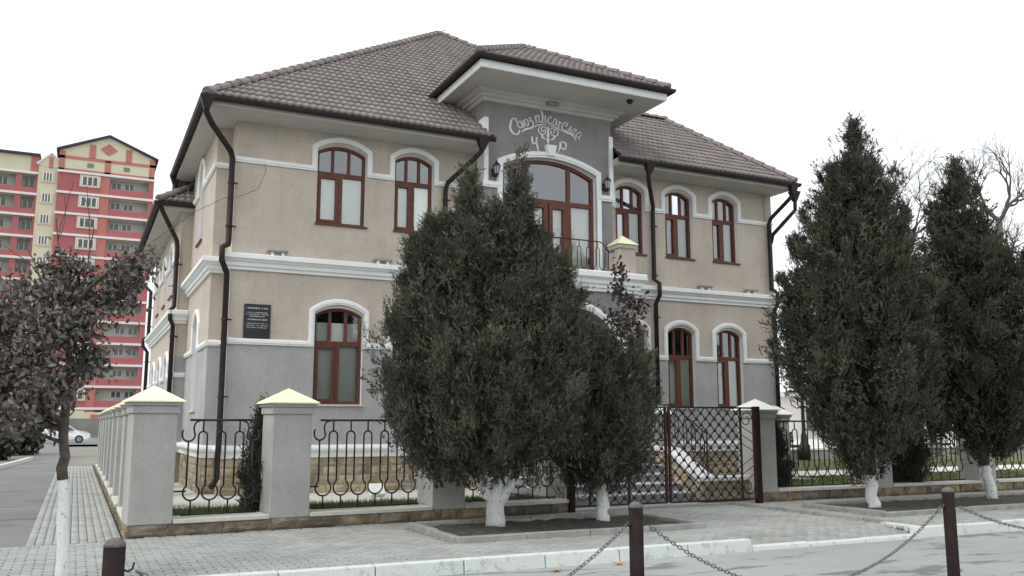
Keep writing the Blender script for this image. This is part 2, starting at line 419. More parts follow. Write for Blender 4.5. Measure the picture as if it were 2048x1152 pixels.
vis = [i for i, s in enumerate(scr) if s[2] > 0 and 0 < s[0] < 2048 and s[1] < 1150]
vis.sort(key=lambda i: scr[i][2]); single = set(vis[:298])
for i in sorted(single):
    b = bricks[i]; o = link('paver', me_a if b[2] == 0 else me_b, pav, (b[0], b[1], jz[i])); o.rotation_euler = (rng.normal(0, .004), rng.normal(0, .004), rng.normal(0, .006))
rest = np.array([i for i in range(len(bricks)) if i not in single and scr[i][2] > 0 and -200 < scr[i][0] < 2300])
V, F = [], []; n0 = 0
for typ, T_, F_ in ((0, TPL, TF), (1, TPL2, TF2)):
    idx = rest[bricks[rest, 2] == typ]; P0 = np.stack([bricks[idx, 0], bricks[idx, 1], jz[idx]], 1)
    v = (T_[None] + P0[:, None]).reshape(-1, 3); f = (F_[None] + (np.arange(len(idx)) * 12)[:, None, None]).reshape(-1, 4) + n0
    V.append(v); F.append(f); n0 += len(v)
npmesh('paver_field', np.concatenate(V), np.concatenate(F), 'paver', pav, 'stuff')

# kerb along the road, dropped in front of the gate
kb = MB().box(-9, 30, 9.215, 9.335, -.03, .02).build('kerb', 'bedkerb'); struct(kb)
bevel(MB().frus((10.955, 11.085, 9.35, 9.98, .0), (10.96, 11.08, 9.355, 9.975, .150)).build('kerb_stone', 'kerb', kb), .012, 2)
x = -6.02
while x < 26:
    L = .99; low = 7.45 < x + .5 < 10.95; z1 = .055 if low else .150
    w = .004; mb = MB().frus((x + w, x + L - w, 9.20 + rng.normal(0, .004), 9.345, -.02), (x + w + .004, x + L - w - .004, 9.215 + rng.normal(0, .004), 9.34, z1 + rng.normal(0, .004)))
    bevel(mb.build('kerb_stone', 'kerb', kb), .012, 2); x += L

# soil beds with concrete edging
def bed(name, b, label, plants=True):
    x0, x1, y0, y1 = b
    mb = MB(); nx, ny = int((x1 - x0) / .12), int((y1 - y0) / .12)
    for j in range(ny + 1):
        for i in range(nx + 1): mb.v.append((x0 + (x1 - x0) * i / nx, y0 + (y1 - y0) * j / ny, .150 + rng.normal(0, .012)))
    for j in range(ny):
        for i in range(nx): a = j * (nx + 1) + i; mb.f.append((a, a + 1, a + nx + 2, a + nx + 1))
    s = mb.build(name, 'soil', smooth=True); struct(s)
    e = thing('bed_edging', (x0, y0, .12), label, 'edging', 'concrete edgings round the tree beds')
    for (a0, a1, c0, c1, n, ax) in ((x0 - .1, x1 + .1, y0 - .1, y0, 0, 'x'), (x0 - .1, x1 + .1, y1, y1 + .1, 0, 'x'), (x0 - .1, x0, y0, y1, 0, 'y'), (x1, x1 + .1, y0, y1, 0, 'y')):
        L = (a1 - a0) if ax == 'x' else (c1 - c0); n = max(1, round(L / 1.0))
        for q in range(n):
            t0, t1 = q / n, (q + 1) / n; h = .20 + rng.normal(0, .006)
            if ax == 'x': m2 = MB().box(a0 + L * t0 + .004, a0 + L * t1 - .004, c0 + rng.normal(0, .004), c1, .07, h)
            else: m2 = MB().box(a0, a1, c0 + L * t0 + .004, c0 + L * t1 - .004, .07, h)
            bevel(m2.build('edging_block', 'bedkerb', e), .012, 2)
bed('soil_bed', BED1, 'grey concrete edging round the small bed under the two junipers')
bed('soil_bed', BED2, 'long grey concrete edging of the bed right of the driveway')
de = thing('driveway_edging', (11.1, 9.4, .12), 'raised grey edging line along the right of the gate driveway', 'edging')
for q in range(4): bevel(MB().frus((11.09, 11.23, 9.4 + q * 1.05, 10.44 + q * 1.05, .08), (11.10, 11.22, 9.405 + q * 1.05, 10.435 + q * 1.05, .17)).build('edging_block', 'bedkerb', de), .01)

# garden behind the fence
gl = sheet('garden_lawn', 1.3, 7.46, 13.55, 15.2, .27, 'lawn')
sheet('turf', 11.05, 60, 14.28, 60, .27, 'lawn', None, gl); sheet('turf', 12.4, 60, 13.75, 14.28, .27, 'lawn', None, gl)
ga = sheet('garden_apron', 1.3, 11.05, 15.1, 30, .285, 'coping'); sheet('slab', 11.05, 16.3, 16.6, 30, .285, 'coping', None, ga)
sheet('gate_forecourt', 7.4, 12.45, 13.66, 15.2, .124, 'paver')
sheet('garden_path', 12.2, 60, 17.6, 19.6, .285, 'coping')
sheet('plaza', 16.5, 120, 26.5, 120, .29, 'coping')
def blades(name, boxes, n, h, label):
    P = []
    for (x0, x1, y0, y1), w in boxes:
        k = int(n * w); P.append(np.stack([rng.uniform(x0, x1, k), rng.uniform(y0, y1, k), np.full(k, .27)], 1))
    P = np.concatenate(P); k = len(P); a = rng.uniform(0, 6.28, k); hh = h * rng.uniform(.5, 1.3, k); lean = rng.normal(0, .35, (k, 2)) * hh[:, None]
    wv = np.stack([np.cos(a), np.sin(a), np.zeros(k)], 1) * .006
    tip = P + np.concatenate([lean, hh[:, None]], 1)
    V = np.stack([P - wv, P + wv, tip], 1).reshape(-1, 3); F = np.arange(k * 3).reshape(-1, 3)
    o = npmesh(name, V, F, 'green_grass', None, 'stuff'); tag(o, label, 'grass')
blades('grass', [((1.35, 7.7, 13.62, 14.9), 1)], 16000, .10, 'dark green grass strip behind the iron fence beside the sandstone plinth')
blades('grass', [((12.3, 24, 14.2, 17.5), .6), ((12.3, 30, 19.7, 25), .4)], 26000, .07, 'yellowish lawn grass in the garden right of the house')

# ================================================================== rough stones (shared meshes)
def stone_mesh(seed, mat, rough=.10):
    r_ = np.random.default_rng(seed); mb = MB(); N = 4
    for j in range(N + 1):
        for i in range(N + 1):
            e = (i in (0, N)) or (j in (0, N)); u, v = i / N - .5, j / N - .5
            mb.v.append((u * .97 + r_.normal(0, .022), (-.25 * r_.uniform(0, 1) if e else -.45 - r_.uniform(0, .55)), v * .96 + r_.normal(0, .030)))
    for j in range(N):
        for i in range(N): a = j * (N + 1) + i; mb.f.append((a, a + 1, a + N + 2, a + N + 1))
    ring = [(i, 0) for i in range(N + 1)] + [(N, j) for j in range(1, N + 1)] + [(i, N) for i in range(N - 1, -1, -1)] + [(0, j) for j in range(N - 1, 0, -1)]
    b = len(mb.v)
    for (i, j) in ring: p = mb.v[j * (N + 1) + i]; mb.v.append((p[0], 1.0, p[2]))
    m_ = len(ring)
    for q in range(m_):
        i, j = ring[q]; i2, j2 = ring[(q + 1) % m_]; mb.f.append((j * (N + 1) + i, b + q, b + (q + 1) % m_, j2 * (N + 1) + i2))
    return mb.mesh('stone', mat)
STONE = [stone_mesh(s, 'stone') for s in range(7)]; BSTONE = [stone_mesh(40 + s, 'basestone') for s in range(6)]
def lay_stones(parent, P, u0, u1, zs, lmin, lmax, meshes, d=0., depth=.035, axis=0.0, joint=.010):
    """courses of hewn stones over a wall face; P maps (u,d,z), axis = rotation about Z of the face"""
    for (z0, z1) in zs:
        u = u0
        while u < u1 - .02:
            L = random.uniform(lmin, lmax)
            if u1 - (u + L) < lmin * .6: L = u1 - u
            c = P(u + L / 2, d, (z0 + z1) / 2)
            o = link('stone', random.choice(meshes), parent, c)
            o.scale = (L - joint, depth * random.uniform(.8, 1.25), z1 - z0 - joint); o.rotation_euler = (0, 0, axis); u += L

# ================================================================== fence: pillars, base walls, iron panels
def pillar(P, u0, w, d0, label, group, z0=.28, z1=1.89, capmat='cap', name='fence_pillar', mat='pillar'):
    d1 = d0 + w; c = P(u0 + w / 2, d0 + w / 2, z0); t = thing(name, c, label, 'pillar', group)
    bevel(boxP(MB(), P, u0, u0 + w, d0, d1, z0, z1 - .15).build('shaft', mat, t), .008, 2)
    mb = MB(); boxP(mb, P, u0 - .025, u0 + w + .025, d0 - .025, d1 + .025, z1 - .15, z1 - .045)
    bevel(mb.build('collar', mat, t), .008)
    mb = MB(); boxP(mb, P, u0 - .05, u0 + w + .05, d0 - .05, d1 + .05, z1 - .045, z1); bevel(mb.build('lip', mat, t), .006)
    o = .085; q = [P(u0 - o, d0 - o, z1 + .003), P(u0 + w + o, d0 - o, z1 + .003), P(u0 + w + o, d1 + o, z1 + .003), P(u0 - o, d1 + o, z1 + .003)]
    q2 = [(p[0], p[1], z1 + .022) for p in q]; ap = P(u0 + w / 2, d0 + w / 2, z1 + .235)
    MB().add(q + q2 + [ap], [(3, 2, 1, 0), (0, 1, 5, 4), (1, 2, 6, 5), (2, 3, 7, 6), (3, 0, 4, 7), (4, 5, 8), (5, 6, 8), (6, 7, 8), (7, 4, 8)]).build('cap', capmat, t)
    return t
def base_wall(P, u0, u1, spans, label, group, w=.55, axis=0., z1=.28, lat=False):
    t = thing('fence_base_wall', P(u0, 0, .1), label, 'wall', group)
    boxP(MB(), P, u0 + .02, u1, .02, w, .02, z1).build('core', 'mortar', t)
    lay_stones(t, P, u0, u1, [(.05, .115), (.115, z1)], .32, .75, BSTONE, .0, .034, axis, .012)
    for (a, b) in spans: bevel(boxP(MB(), P, a, b, -.035, w - .05, z1 - .002, z1 + .055).build('coping', 'coping', t), .006)
    return t
RAD = .0125
def iron_panel(P, u0, u1, d, label, group, zt=1.655, zb=.36, posts=False, mat='iron'):
    """scrolled railing: open rings joined by tall loops, a top rail with curled ends"""
    t = thing('fence_panel', P((u0 + u1) / 2, d, zb), label, 'fence panel', group)
    n = max(2, round((u1 - u0 - .32) / .28)); pitch = (u1 - u0 - .30) / n; r = pitch * .43; zc = zb + .30; za = zt - .16
    c0 = u0 + .15 + pitch / 2; op = r * .62; zo = zc + math.sqrt(r * r - op * op)
    def T(pts, rad=RAD, n_=6): return MB().tube([P(u, d, z) for u, z in pts], rad, n_)
    T([(u0 + .22, zt), (u1 - .22, zt)], .016).build('top_rail', mat, t, True)
    T([(u0 + .05 if posts else u0 + .15, zb), (u1 - .12, zb)], .013).build('bottom_rail', mat, t, True)
    for i in range(n):
        c = c0 + i * pitch; a0 = math.asin(op / r)
        pts = [(c + r * math.sin(a0 + (2 * math.pi - 2 * a0) * q / 20), zc + r * math.cos(a0 + (2 * math.pi - 2 * a0) * q / 20)) for q in range(21)]
        mb = T(pts); mb.tube([P(c, d, zc - r), P(c, d, zb)], RAD, 6); mb.build('ring', mat, t, True)
        if i < n - 1:
            x0, x1 = c + op, c + pitch - op; h = (x1 - x0) / 2; m_ = (x0 + x1) / 2
            pts = [(x0, zo)] + [(m_ - h * math.cos(math.pi * q / 10), za - h + h * math.sin(math.pi * q / 10)) for q in range(11)] + [(x1, zo)]
            mb = T(pts); mb.tube([P(m_, d, za), P(m_, d, zt)], RAD, 6); mb.build('loop_bar', mat, t, True)
    for s, ue, cx in ((1, u0, c0), (-1, u1, c0 + (n - 1) * pitch)):
        x_ = cx - s * op; hr = .085; hx = x_; hz = zt - .21
        pts = [(hx - s * hr * .8, hz + .075), (hx - s * hr, hz + .05)]
        pts += [(hx - s * hr * math.cos(math.pi * q / 10), hz - hr * math.sin(math.pi * q / 10)) for q in range(11)]
        pts += [(hx + s * hr * .85, hz + .06), (hx + s * hr * .75, hz + .10), (hx + s * hr * 1.0, hz + .17), (hx + s * hr * 1.6, zt - .012), (hx + s * hr * 2.4, zt)]
        mb = T(pts); mb.tube([P(hx, d, hz - hr), P(x_, d, zo)], RAD, 6); mb.build('end_scroll', mat, t, True)
        T([(ue, zc + .02), (x_, zc + .02)] if s > 0 else [(x_, zo + .0), (x_ + .03, zo + .04), (x_ + .08, zo + .03)]).build('wall_tie', mat, t, True)
    if posts: T([(u0 + .05, zb - .02), (u0 + .05, zt)], .018).build('end_post', mat, t, True)
    return t

G1 = 'grey fence pillars with pale yellow pyramid caps along the front'; G2 = 'grey fence pillars receding along the side street'
pillar(PF, 0.0, .56, 0, 'large grey corner fence pillar with pale yellow pyramid cap beside the side street', G1)
pillar(PF, 1.87, .57, 0, 'second front fence pillar with yellow cap, in front of the lower left window', G1)
pillar(PF, 4.40, .57, 0, 'shaded grey fence pillar half hidden behind the left edge of the big juniper', G1, capmat='cap')
base_wall(PF, 0.0, 7.02, [(.57, 1.86), (2.45, 4.39), (4.98, 7.02)], 'low sandstone fence base left of the gate', 'sandstone fence bases', axis=FPHI)
GP = 'black scrolled iron fence panels'
iron_panel(PF, .56, 1.87, .28, 'scrolled iron fence panel between corner pillar and second pillar', GP)
iron_panel(PF, 2.44, 4.40, .28, 'scrolled iron fence panel right of the second pillar, cut by the big juniper', GP)
iron_panel(PF, 4.97, 6.98, .28, 'scrolled iron fence panel behind the forked white trunk, left of the gate', GP, posts=True)
# side fence
side_u = [2.42, 4.75, 7.1, 9.45, 11.8, 14.15, 16.5, 18.85]
words = ['second', 'third', 'fourth', 'fifth', 'sixth', 'seventh', 'eighth', 'farthest']
for u_, wd in zip(side_u, words): pillar(PS, u_, .55, 0, wd + ' grey pillar of the side street fence counted from the corner', G2, z1=1.89)
def PSx(u, d, z): return (FA.x + d, FA.y + u, z)
t = thing('fence_base_wall', (FA.x, FA.y + .6, .1), 'long sandstone fence base receding along the side street pavement', 'wall', 'sandstone fence bases')
MB().box(FA.x + .02, FA.x + .55, FA.y + .5, 33.5, .02, .28).build('core', 'mortar', t)
lay_stones(t, lambda u, d, z: (FA.x + d, 33.4 - u, z), 0, 33.4 - FA.y, [(.05, .115), (.115, .28)], .35, .8, BSTONE, 0, .034, R(-90), .012)
pu = .56
for u_ in side_u:
    bevel(MB().box(FA.x - .035, FA.x + .5, FA.y + pu + .01, FA.y + u_ - .01, .278, .335).build('coping', 'coping', t), .006)
    if u_ - pu > .5: iron_panel(PS, pu, u_, .28, 'scrolled iron side fence panel before the %s pillar' % words[side_u.index(u_)], GP)
    pu = u_ + .55
# right of the gate
pillar(PR, 0.0, .52, 0.05, 'grey gate pillar with white pyramid cap right of the iron gate', G1, capmat='capwhite', z1=1.86)
pillar(PR, 3.05, .55, 0, 'shaded grey fence pillar behind the whitewashed trunk of the tall conifer', G1, capmat='capwhite', z1=1.86)
pillar(PR, 6.3, .55, 0, 'rightmost grey fence pillar, behind the far right conifer', G1, capmat='capwhite', z1=1.86)
base_wall(PR, 0.0, 14, [(.53, 3.04), (3.61, 6.29), (6.86, 14)], 'low dark sandstone fence base right of the gate', 'sandstone fence bases', z1=.30)
iron_panel(PR, .52, 3.05, .28, 'scrolled iron fence panel beside the gate pillar, left of the tall conifer', GP, zb=.37)
iron_panel(PR, 3.60, 6.30, .28, 'scrolled iron fence panel between the two right conifer trunks', GP, zb=.37)
iron_panel(PR, 6.85, 9.9, .28, 'scrolled iron fence panel at the right edge of the picture', GP, zb=.37)
pillar(front(14.05), 7.45, .5, 0, 'grey left gate pillar standing behind the end of the iron fence', G1, z0=.15)
pillar(front(15.95), 14.35, .45, 0, 'small far pillar with white cap beside the right house corner', 'garden pillars', capmat='capwhite', z1=1.80)

# ------------------------------------------------------------------ the gate
def gate_leaf(x0, x1, label, side):
    P = front(13.52); t = thing('gate_leaf', ((x0 + x1) / 2, 13.52, .2), label, 'gate', 'black lattice gate leaves')
    z0, z1 = .21, 1.90
    def bar(a, b, rad, nm, mat='iron', n=4): MB().tube([P(a[0], 0, a[1]), P(b[0], 0, b[1])], rad, n).build(nm, mat, t)
    ls, rs = (x0 + .32, x1) if side < 0 else (x0, x1 - .32)        # lattice field; the hinge side is a narrow scrolled field
    bar((x0, z1), (x1, z1), .022, 'top_rail'); bar((x0, z0), (x1, z0), .022, 'bottom_rail')
    bar((x0, z0 - (.0)), (x0, z1), .03, 'stile', 'rust'); bar((x1, z0), (x1, z1), .03, 'stile', 'rust')
    bar((ls if side < 0 else rs, z0), (ls if side < 0 else rs, z1), .022, 'stile', 'rust')
    px, pz = .205, .215
    nx = round((rs - ls) / px); px = (rs - ls) / nx; nz = round((z1 - z0) / pz); pz = (z1 - z0) / nz
    def clipbar(sgn):
        # diagonals a*nx + b: step through lattice lines
        for k in range(-nz, nx + nz + 1):
            pts = []
            for j in range(2 * nz + 1):
                xx = (k + .0) * px + (j * px / 2 if sgn > 0 else (nz * px - j * px / 2)); zz = z0 + j * pz / 2
                if ls - 1e-6 <= ls + xx <= rs + 1e-6: pts.append((ls + xx, zz))
            if len(pts) >= 2:
                # gently bowed segments between the rosettes
                q = []
                for a, b in zip(pts[:-1], pts[1:]):
                    dx, dz = b[0] - a[0], b[1] - a[1]; l = math.hypot(dx, dz)
                    q.append(a)
                    for f, s in ((.3, .006), (.7, -.006)): q.append((a[0] + dx * f - dz / l * s, a[1] + dz * f + dx / l * s))
                q.append(pts[-1]); MB().tube([P(u, .012 * sgn, z) for u, z in q], .0105, 5).build('lattice_bar', 'iron', t, True)
    clipbar(1); clipbar(-1)
    ros = MB().lathe((0, 0, 0), [(.0, -.016), (.031, -.012), (.033, .008), (.014, .02), (0, .022)], 8).mesh('rosette', 'iron')
    for j in range(1, 2 * nz):
        for i in range(0, 2 * nx + 1):
            if (i + j) % 2 == 0 and 0 < i < 2 * nx:
                o = link('rosette', ros, t, P(ls + i * px / 2, -.01, z0 + j * pz / 2)); o.rotation_euler = (R(90), 0, 0)
    # hinge field: chevrons and curls
    a, b = (x0 + .03, ls) if side < 0 else (rs, x1 - .03); c = (z0 + z1) / 2 - .02; w = b - a
    for k in range(3):
        MB().tube([P(a, 0, c + .16 * (k + .35) + (w * .55 if side > 0 else 0)), P(b, 0, c + .16 * (k + .35) + (0 if side > 0 else w * .55))], .008, 5).build('brace_bar', 'iron', t)
        MB().tube([P(a, 0, c - .16 * (k + .35) - (w * .55 if side > 0 else 0)), P(b, 0, c - .16 * (k + .35) - (0 if side > 0 else w * .55))], .008, 5).build('brace_bar', 'iron', t)
    for sz, zz in ((1, z1 - .22), (-1, z0 + .22)):
        m_ = (a + b) / 2; pts = []
        for q in range(26):
            an = q / 25 * math.pi * 2.6; rr = .15 - .10 * q / 25; pts.append(P(m_ + rr * math.cos(an) * .95, 0, zz + sz * rr * math.sin(an)))
        MB().tube(pts, .009, 5).build('curl', 'iron', t, True)
    return t
gate_leaf(7.70, 9.62, 'left leaf of the black lattice gate, partly hidden by the juniper', -1)
gate_leaf(9.70, 11.66, 'right leaf of the black lattice gate beside the white-capped pillar', 1)
for gx, lb in ((7.66, 'dark steel gate post at the end of the left fence base'), (11.74, 'thick dark steel gate post in front of the white-capped pillar')):
    o = MB().box(gx - .055, gx + .055, 13.48, 13.6, .1, 1.93).build('gate_post', 'bollard'); bevel(o, .008); tag(o, lb, 'gate post', 'steel gate posts')

# ------------------------------------------------------------------ entrance steps
t = thing('entrance_steps', (9.2, 15.1, .15), 'blue-grey entrance steps with pale nosings behind the lattice gate', 'steps')
for k in range(6):
    z = .15 + .16 * (k + 1); y = 14.3 + .3 * k; x0, x1 = 7.5, 10.72
    MB().box(x0, x1, y + .012, 16.2, z - .16 if k else .1, z - .025).build('riser', 'step', t)
    bevel(MB().box(x0, x1, y - .01, y + .33, z - .027, z + .003).build('tread', 'step_edge', t), .005)
w = thing('step_side_wall', (10.9, 14.6, .15), 'sandstone side wall with white sloping coping right of the entrance steps', 'wall')
prof = [(14.0, .15), (14.0, .58), (15.05, 1.08), (16.1, 1.12), (16.1, .15)]
mb = MB(); n = len(prof); mb.add([(10.78, y, z) for y, z in prof] + [(11.02, y, z) for y, z in prof], [tuple(range(n))[::-1], tuple(range(n, 2 * n))] + [(i, (i + 1) % n, n + (i + 1) % n, n + i) for i in range(n)])
mb.build('core', 'mortar', w)
mb = MB(); mb.sweep([(13.95, .60), (14.02, .60), (15.06, 1.12), (16.1, 1.16)], [(0.0, 10.72), (0, 11.08), (.075, 11.08), (.075, 10.72)], lambda u, d, v: (d, u, v))
mb.build('coping', 'white', w)
for zz0, zz1, ya in ((.15, .36, 14.02), (.36, .57, 14.05), (.57, .78, 14.45), (.78, .98, 14.85)):
    lay_stones(w, lambda u, d, z: (10.78 + d, 16.05 - u, z), 0, 16.05 - ya, [(zz0, zz1)], .28, .5, STONE, 0, .03, R(-90))
lay_stones(w, front(14.0), 10.78, 11.02, [(.15, .36), (.36, .56)], .2, .26, STONE, 0, .03)
MB().box(11.03, 11.95, 14.03, 14.25, .15, .52).build('return_wall', 'mortar', w)
lay_stones(w, front(14.03), 11.03, 11.9, [(.15, .33), (.33, .52)], .26, .42, STONE, 0, .03)
bevel(MB().box(11.03, 11.97, 13.97, 14.3, .52, .60).build('return_coping', 'white', w), .006)
hr = thing('step_railing', (10.9, 14.6, .7), 'black oval-loop railing on the white coping beside the entrance steps', 'railing')
MB().tube([(10.9, 13.95, 1.42), (10.9, 14.05, 1.45), (10.9, 15.05, 1.98), (10.9, 16.0, 2.0)], .016, 6).build('handrail', 'iron', hr, True)
MB().tube([(10.9, 14.0, .72), (10.9, 15.05, 1.25), (10.9, 16.0, 1.28)], .012, 6).build('bottom_rail', 'iron', hr, True)
MB().tube([(10.9, 13.98, .66), (10.9, 13.98, 1.43)], .016, 6).build('end_post', 'iron', hr, True)
for k in range(7):
    y = 14.12 + k * .27; b_ = .78 + max(0, min(1.05, y - 14.0)) * .5; tp = 1.42 + max(0, min(1.05, y - 14.0)) * .5
    pts = [(10.9, y + .065 * math.cos(a), (b_ + tp) / 2 + (tp - b_) * .40 * math.sin(a) + .02 * math.sin(2 * a)) for a in [2 * math.pi * q / 20 for q in range(20)]]
    mb = MB().tube(pts, .011, 6, closed=True); mb.tube([(10.9, y, tp - .05), (10.9, y, tp + .05)], .011, 6); mb.tube([(10.9, y, b_ - .06), (10.9, y, b_ + .06)], .011, 6)
    mb.build('oval_bar', 'iron', hr, True)
pillar(front(15.9), 11.08, .42, 0, 'short grey pillar with white cap at the head of the entrance steps', 'garden pillars', capmat='capwhite', z0=.28, z1=1.80)

# ================================================================== the house
XC = 9.19; YF = 17.5
H = thing('house', (XC, YF, .28), 'two-storey beige and grey institute building with brown hipped tile roof and white trim', 'building')
def arc_pts(xl, xr, zs, zt, n=14):
    """segmental arch from right spring to left spring"""
    w = (xr - xl) / 2; h = zt - zs; r_ = (w * w + h * h) / (2 * h); c = (xl + xr) / 2; zc = zt - r_; a = math.asin(w / r_)
    return [(c + r_ * math.sin(a - 2 * a * k / n), zc + r_ * math.cos(a - 2 * a * k / n)) for k in range(n + 1)]
def outline(w): return [(w['l'], w['b']), (w['r'], w['b'])] + arc_pts(w['l'], w['r'], w['s'], w['t'])
def wall_sheet(name, P, outer, wins, mat, parent, depth=.14):
    polys = [[Vector((u, z, 0)) for u, z in outer]] + [[Vector((u, z, 0)) for u, z in outline(w)][::-1] for w in wins]
    flat = [p for q in polys for p in q]; tris = tessellate_polygon(polys)
    return MB().add([P(p.x, 0, p.y) for p in flat], tris).build(name, mat, parent)
def rect(a, b, c, d): return [(a, c), (b, c), (b, d), (a, d)]
def win(l, r, b, s, t, tr): return dict(l=l, r=r, b=b, s=s, t=t, tr=tr)

def make_window(P, w, parent, blind='blind', kind='std', rev=.13, name='window'):
    """window > frame, mullion, transom, pane, blind, sill, reveal"""
    l, r, b, s, tt, tr = (w[k] for k in ('l', 'r', 'b', 's', 't', 'tr'))
    c = P((l + r) / 2, rev, b)
    ol = outline(w)
    fw = .055
    W = MB().sweep(ol[::-1], [(0, rev - .03), (fw, rev - .03), (fw, rev + .05), (0, rev + .05)], P, closed=True).build(name, 'wood', parent)
    n = len(ol); mb = MB()
    for i in range(n):
        a, q = ol[i], ol[(i + 1) % n]
        mb.add([P(a[0], 0.0, a[1]), P(q[0], 0.0, q[1]), P(q[0], rev + .05, q[1]), P(a[0], rev + .05, a[1])], [(0, 1, 2, 3)])
    mb.build('reveal', 'white', W)
    def topz(u):
        hw = (r - l) / 2; h = tt - s; R_ = (hw * hw + h * h) / (2 * h); zc = tt - R_; d = u - (l + r) / 2
        return zc + math.sqrt(max(0, R_ * R_ - d * d))
    boxP(MB(), P, l + fw - .002, r - fw + .002, rev - .025, rev + .045, tr - .045, tr + .045).build('transom', 'wood', W)
    def pane(u0, u1, z0, z1=None):
        if z1 is not None: pts = rect(u0, u1, z0, z1)
        else: pts = [(u0, z0), (u1, z0)] + [(u1 + (u0 - u1) * k / 8, topz(u1 + (u0 - u1) * k / 8) - fw) for k in range(9)]
        MB().add([P(u, rev + .012, z) for u, z in pts], [tuple(range(len(pts)))]).build('pane', 'glass', W)
    if kind == 'std':
        xs = [l + (r - l) * k / 3 for k in (1, 2)]
        for x_ in xs: boxP(MB(), P, x_ - .028, x_ + .028, rev - .02, rev + .04, tr + .045, topz(x_) - fw * .6).build('mullion', 'wood', W)
        e = [l + fw] + [x_ for x_ in xs] + [r - fw]
        for a, q in ((e[0], e[1] - .028), (e[1] + .028, e[2] - .028), (e[2] + .028, e[3])): pane(a, q, tr + .045)
        m_ = (l + r) / 2; boxP(MB(), P, m_ - .042, m_ + .042, rev - .024, rev + .044, b + fw, tr - .045).build('mullion', 'wood', W)
        # opening sash on the left has a frame of its own
        sw = .05
        path = [(l + fw, b + fw), (m_ - .05, b + fw), (m_ - .05, tr - .045), (l + fw, tr - .045)]
        MB().sweep(path[::-1], [(0, rev - .04), (sw, rev - .04), (sw, rev + .02), (0, rev + .02)], P, closed=True).build('sash', 'wood', W)
        pane(l + fw + sw, m_ - .05 - sw, b + fw + sw, tr - .045 - sw); pane(m_ + .05, r - fw, b + fw, tr - .045)
        if blind == 'blind':
            MB().add([P(u, rev + .055, z) for u, z in rect(l + fw, r - fw, b + fw, tr)], [(0, 1, 2, 3)]).build('blind', 'blind', W)
        elif blind == 'curtain':
            mb = MB(); N = 36
            for side in (0, 1):
                u0, u1 = (l + fw, m_ - .06) if side == 0 else (m_ + .10, r - fw); k0 = len(mb.v)
                for k in range(N + 1):
                    u = u0 + (u1 - u0) * k / N; dd = rev + .16 + .035 * math.sin(k * .9 + side) + .015 * math.sin(k * 2.3)
                    mb.v += [P(u, dd, b + fw), P(u + .01 * math.sin(k), dd + .01, min(topz(u), tt) - .08)]
                for k in range(N): a = k0 + 2 * k; mb.f.append((a, a + 2, a + 3, a + 1))
            mb.build('curtain', 'curtain', W, True)
        elif blind == 'half':
            MB().add([P(u, rev + .08, z) for u, z in rect(l + fw, r - fw, b + fw, tr)], [(0, 1, 2, 3)]).build('blind', 'blind', W)
            MB().add([P(u, rev + .06, z) for u, z in rect(l + fw, r - fw, tr, tr + .42)], [(0, 1, 2, 3)]).build('blind', 'blind', W)
    elif kind == 'narrow':
        m_ = (l + r) / 2; pane(l + fw, r - fw, tr + .045); boxP(MB(), P, m_ - .035, m_ + .035, rev - .024, rev + .044, b + fw, tr - .045).build('mullion', 'wood', W)
        pane(l + fw, m_ - .035, b + fw, tr - .045); pane(m_ + .035, r - fw, b + fw, tr - .045)
        MB().add([P(u, rev + .09, z) for u, z in rect(l + fw, r - fw, b + fw, tr)], [(0, 1, 2, 3)]).build('blind', 'blind', W)
    sl = MB(); boxP(sl, P, l - .02, r + .04, -.045, rev, b - .035, b + .002); sl.build('sill', 'wood' if P(0, 0, 0)[2] == 0 and b > 4 else 'coping', W)
    return W

# ---- window schedule
Z2 = (5.60, 7.11, 7.26, 6.66); Z1 = (1.98, 3.75, 3.90, 3.19)
def W2(l, r): return win(l, r, *[Z2[0], Z2[1], Z2[2], Z2[3]])
def W1(l, r): return win(l, r, *Z1)
L2 = [W2(4.08, 5.10), W2(5.72, 6.58)]; L1 = [W1(4.13, 5.11), W1(5.74, 6.6)]
R2 = [W2(11.18, 11.99), W2(12.60, 13.41), W2(14.02, 14.81)]; R1 = [W1(11.17, 11.97), W1(12.58, 13.37), W1(14.02, 14.83)]
ZT = 7.50
PFr = front(YF)
wall_sheet('wall', PFr, rect(2.48, 7.66, .9, ZT), L2 + L1, 'wall', H)
wall_sheet('wall', PFr, rect(10.72, 15.90, .9, ZT), R2 + R1, 'wall', H)
for i, w_ in enumerate(L2): make_window(PFr, w_, H, 'blind')
for i, w_ in enumerate(L1): make_window(PFr, w_, H, 'half')
for w_ in R2: make_window(PFr, w_, H, 'curtain')
for w_ in R1: make_window(PFr, w_, H, 'blind')
# left return, set-back strip, side wall, rear wing, right and back walls
PL = left(2.20)
S2 = win(19.95, 20.80, 5.55, 7.0, 7.30, 6.68); S1 = win(19.62, 20.50, 1.88, 3.6, 3.86, 3.20)
wall_sheet('wall', left(2.48), rect(17.5, 18.1, .9, ZT), [], 'wall', H)
wall_sheet('wall', front(18.1), rect(2.20, 2.48, .9, ZT), [], 'wall', H)
wall_sheet('wall', PL, rect(18.1, 22.0, .9, ZT), [S2, S1], 'wall', H)
make_window(PL, S2, H, kind='narrow'); make_window(PL, S1, H, kind='narrow')
XR = 1.95; ZR = 6.58
wall_sheet('wall', front(22.0), rect(XR, 2.20, .9, ZR), [], 'wall', H)
RW2 = [win(a, a + .8, 4.75, 5.75, 5.98, 5.6) for a in (23.4, 25.4, 27.5)]; RW1 = [win(a, a + .8, 1.8, 3.0, 3.22, 2.75) for a in (23.4, 25.4, 27.5)]
wall_sheet('wall', left(XR), rect(22.0, 29.8, .9, ZR), RW2 + RW1, 'wall', H)
for w_ in RW2 + RW1: make_window(left(XR), w_, H, kind='narrow')
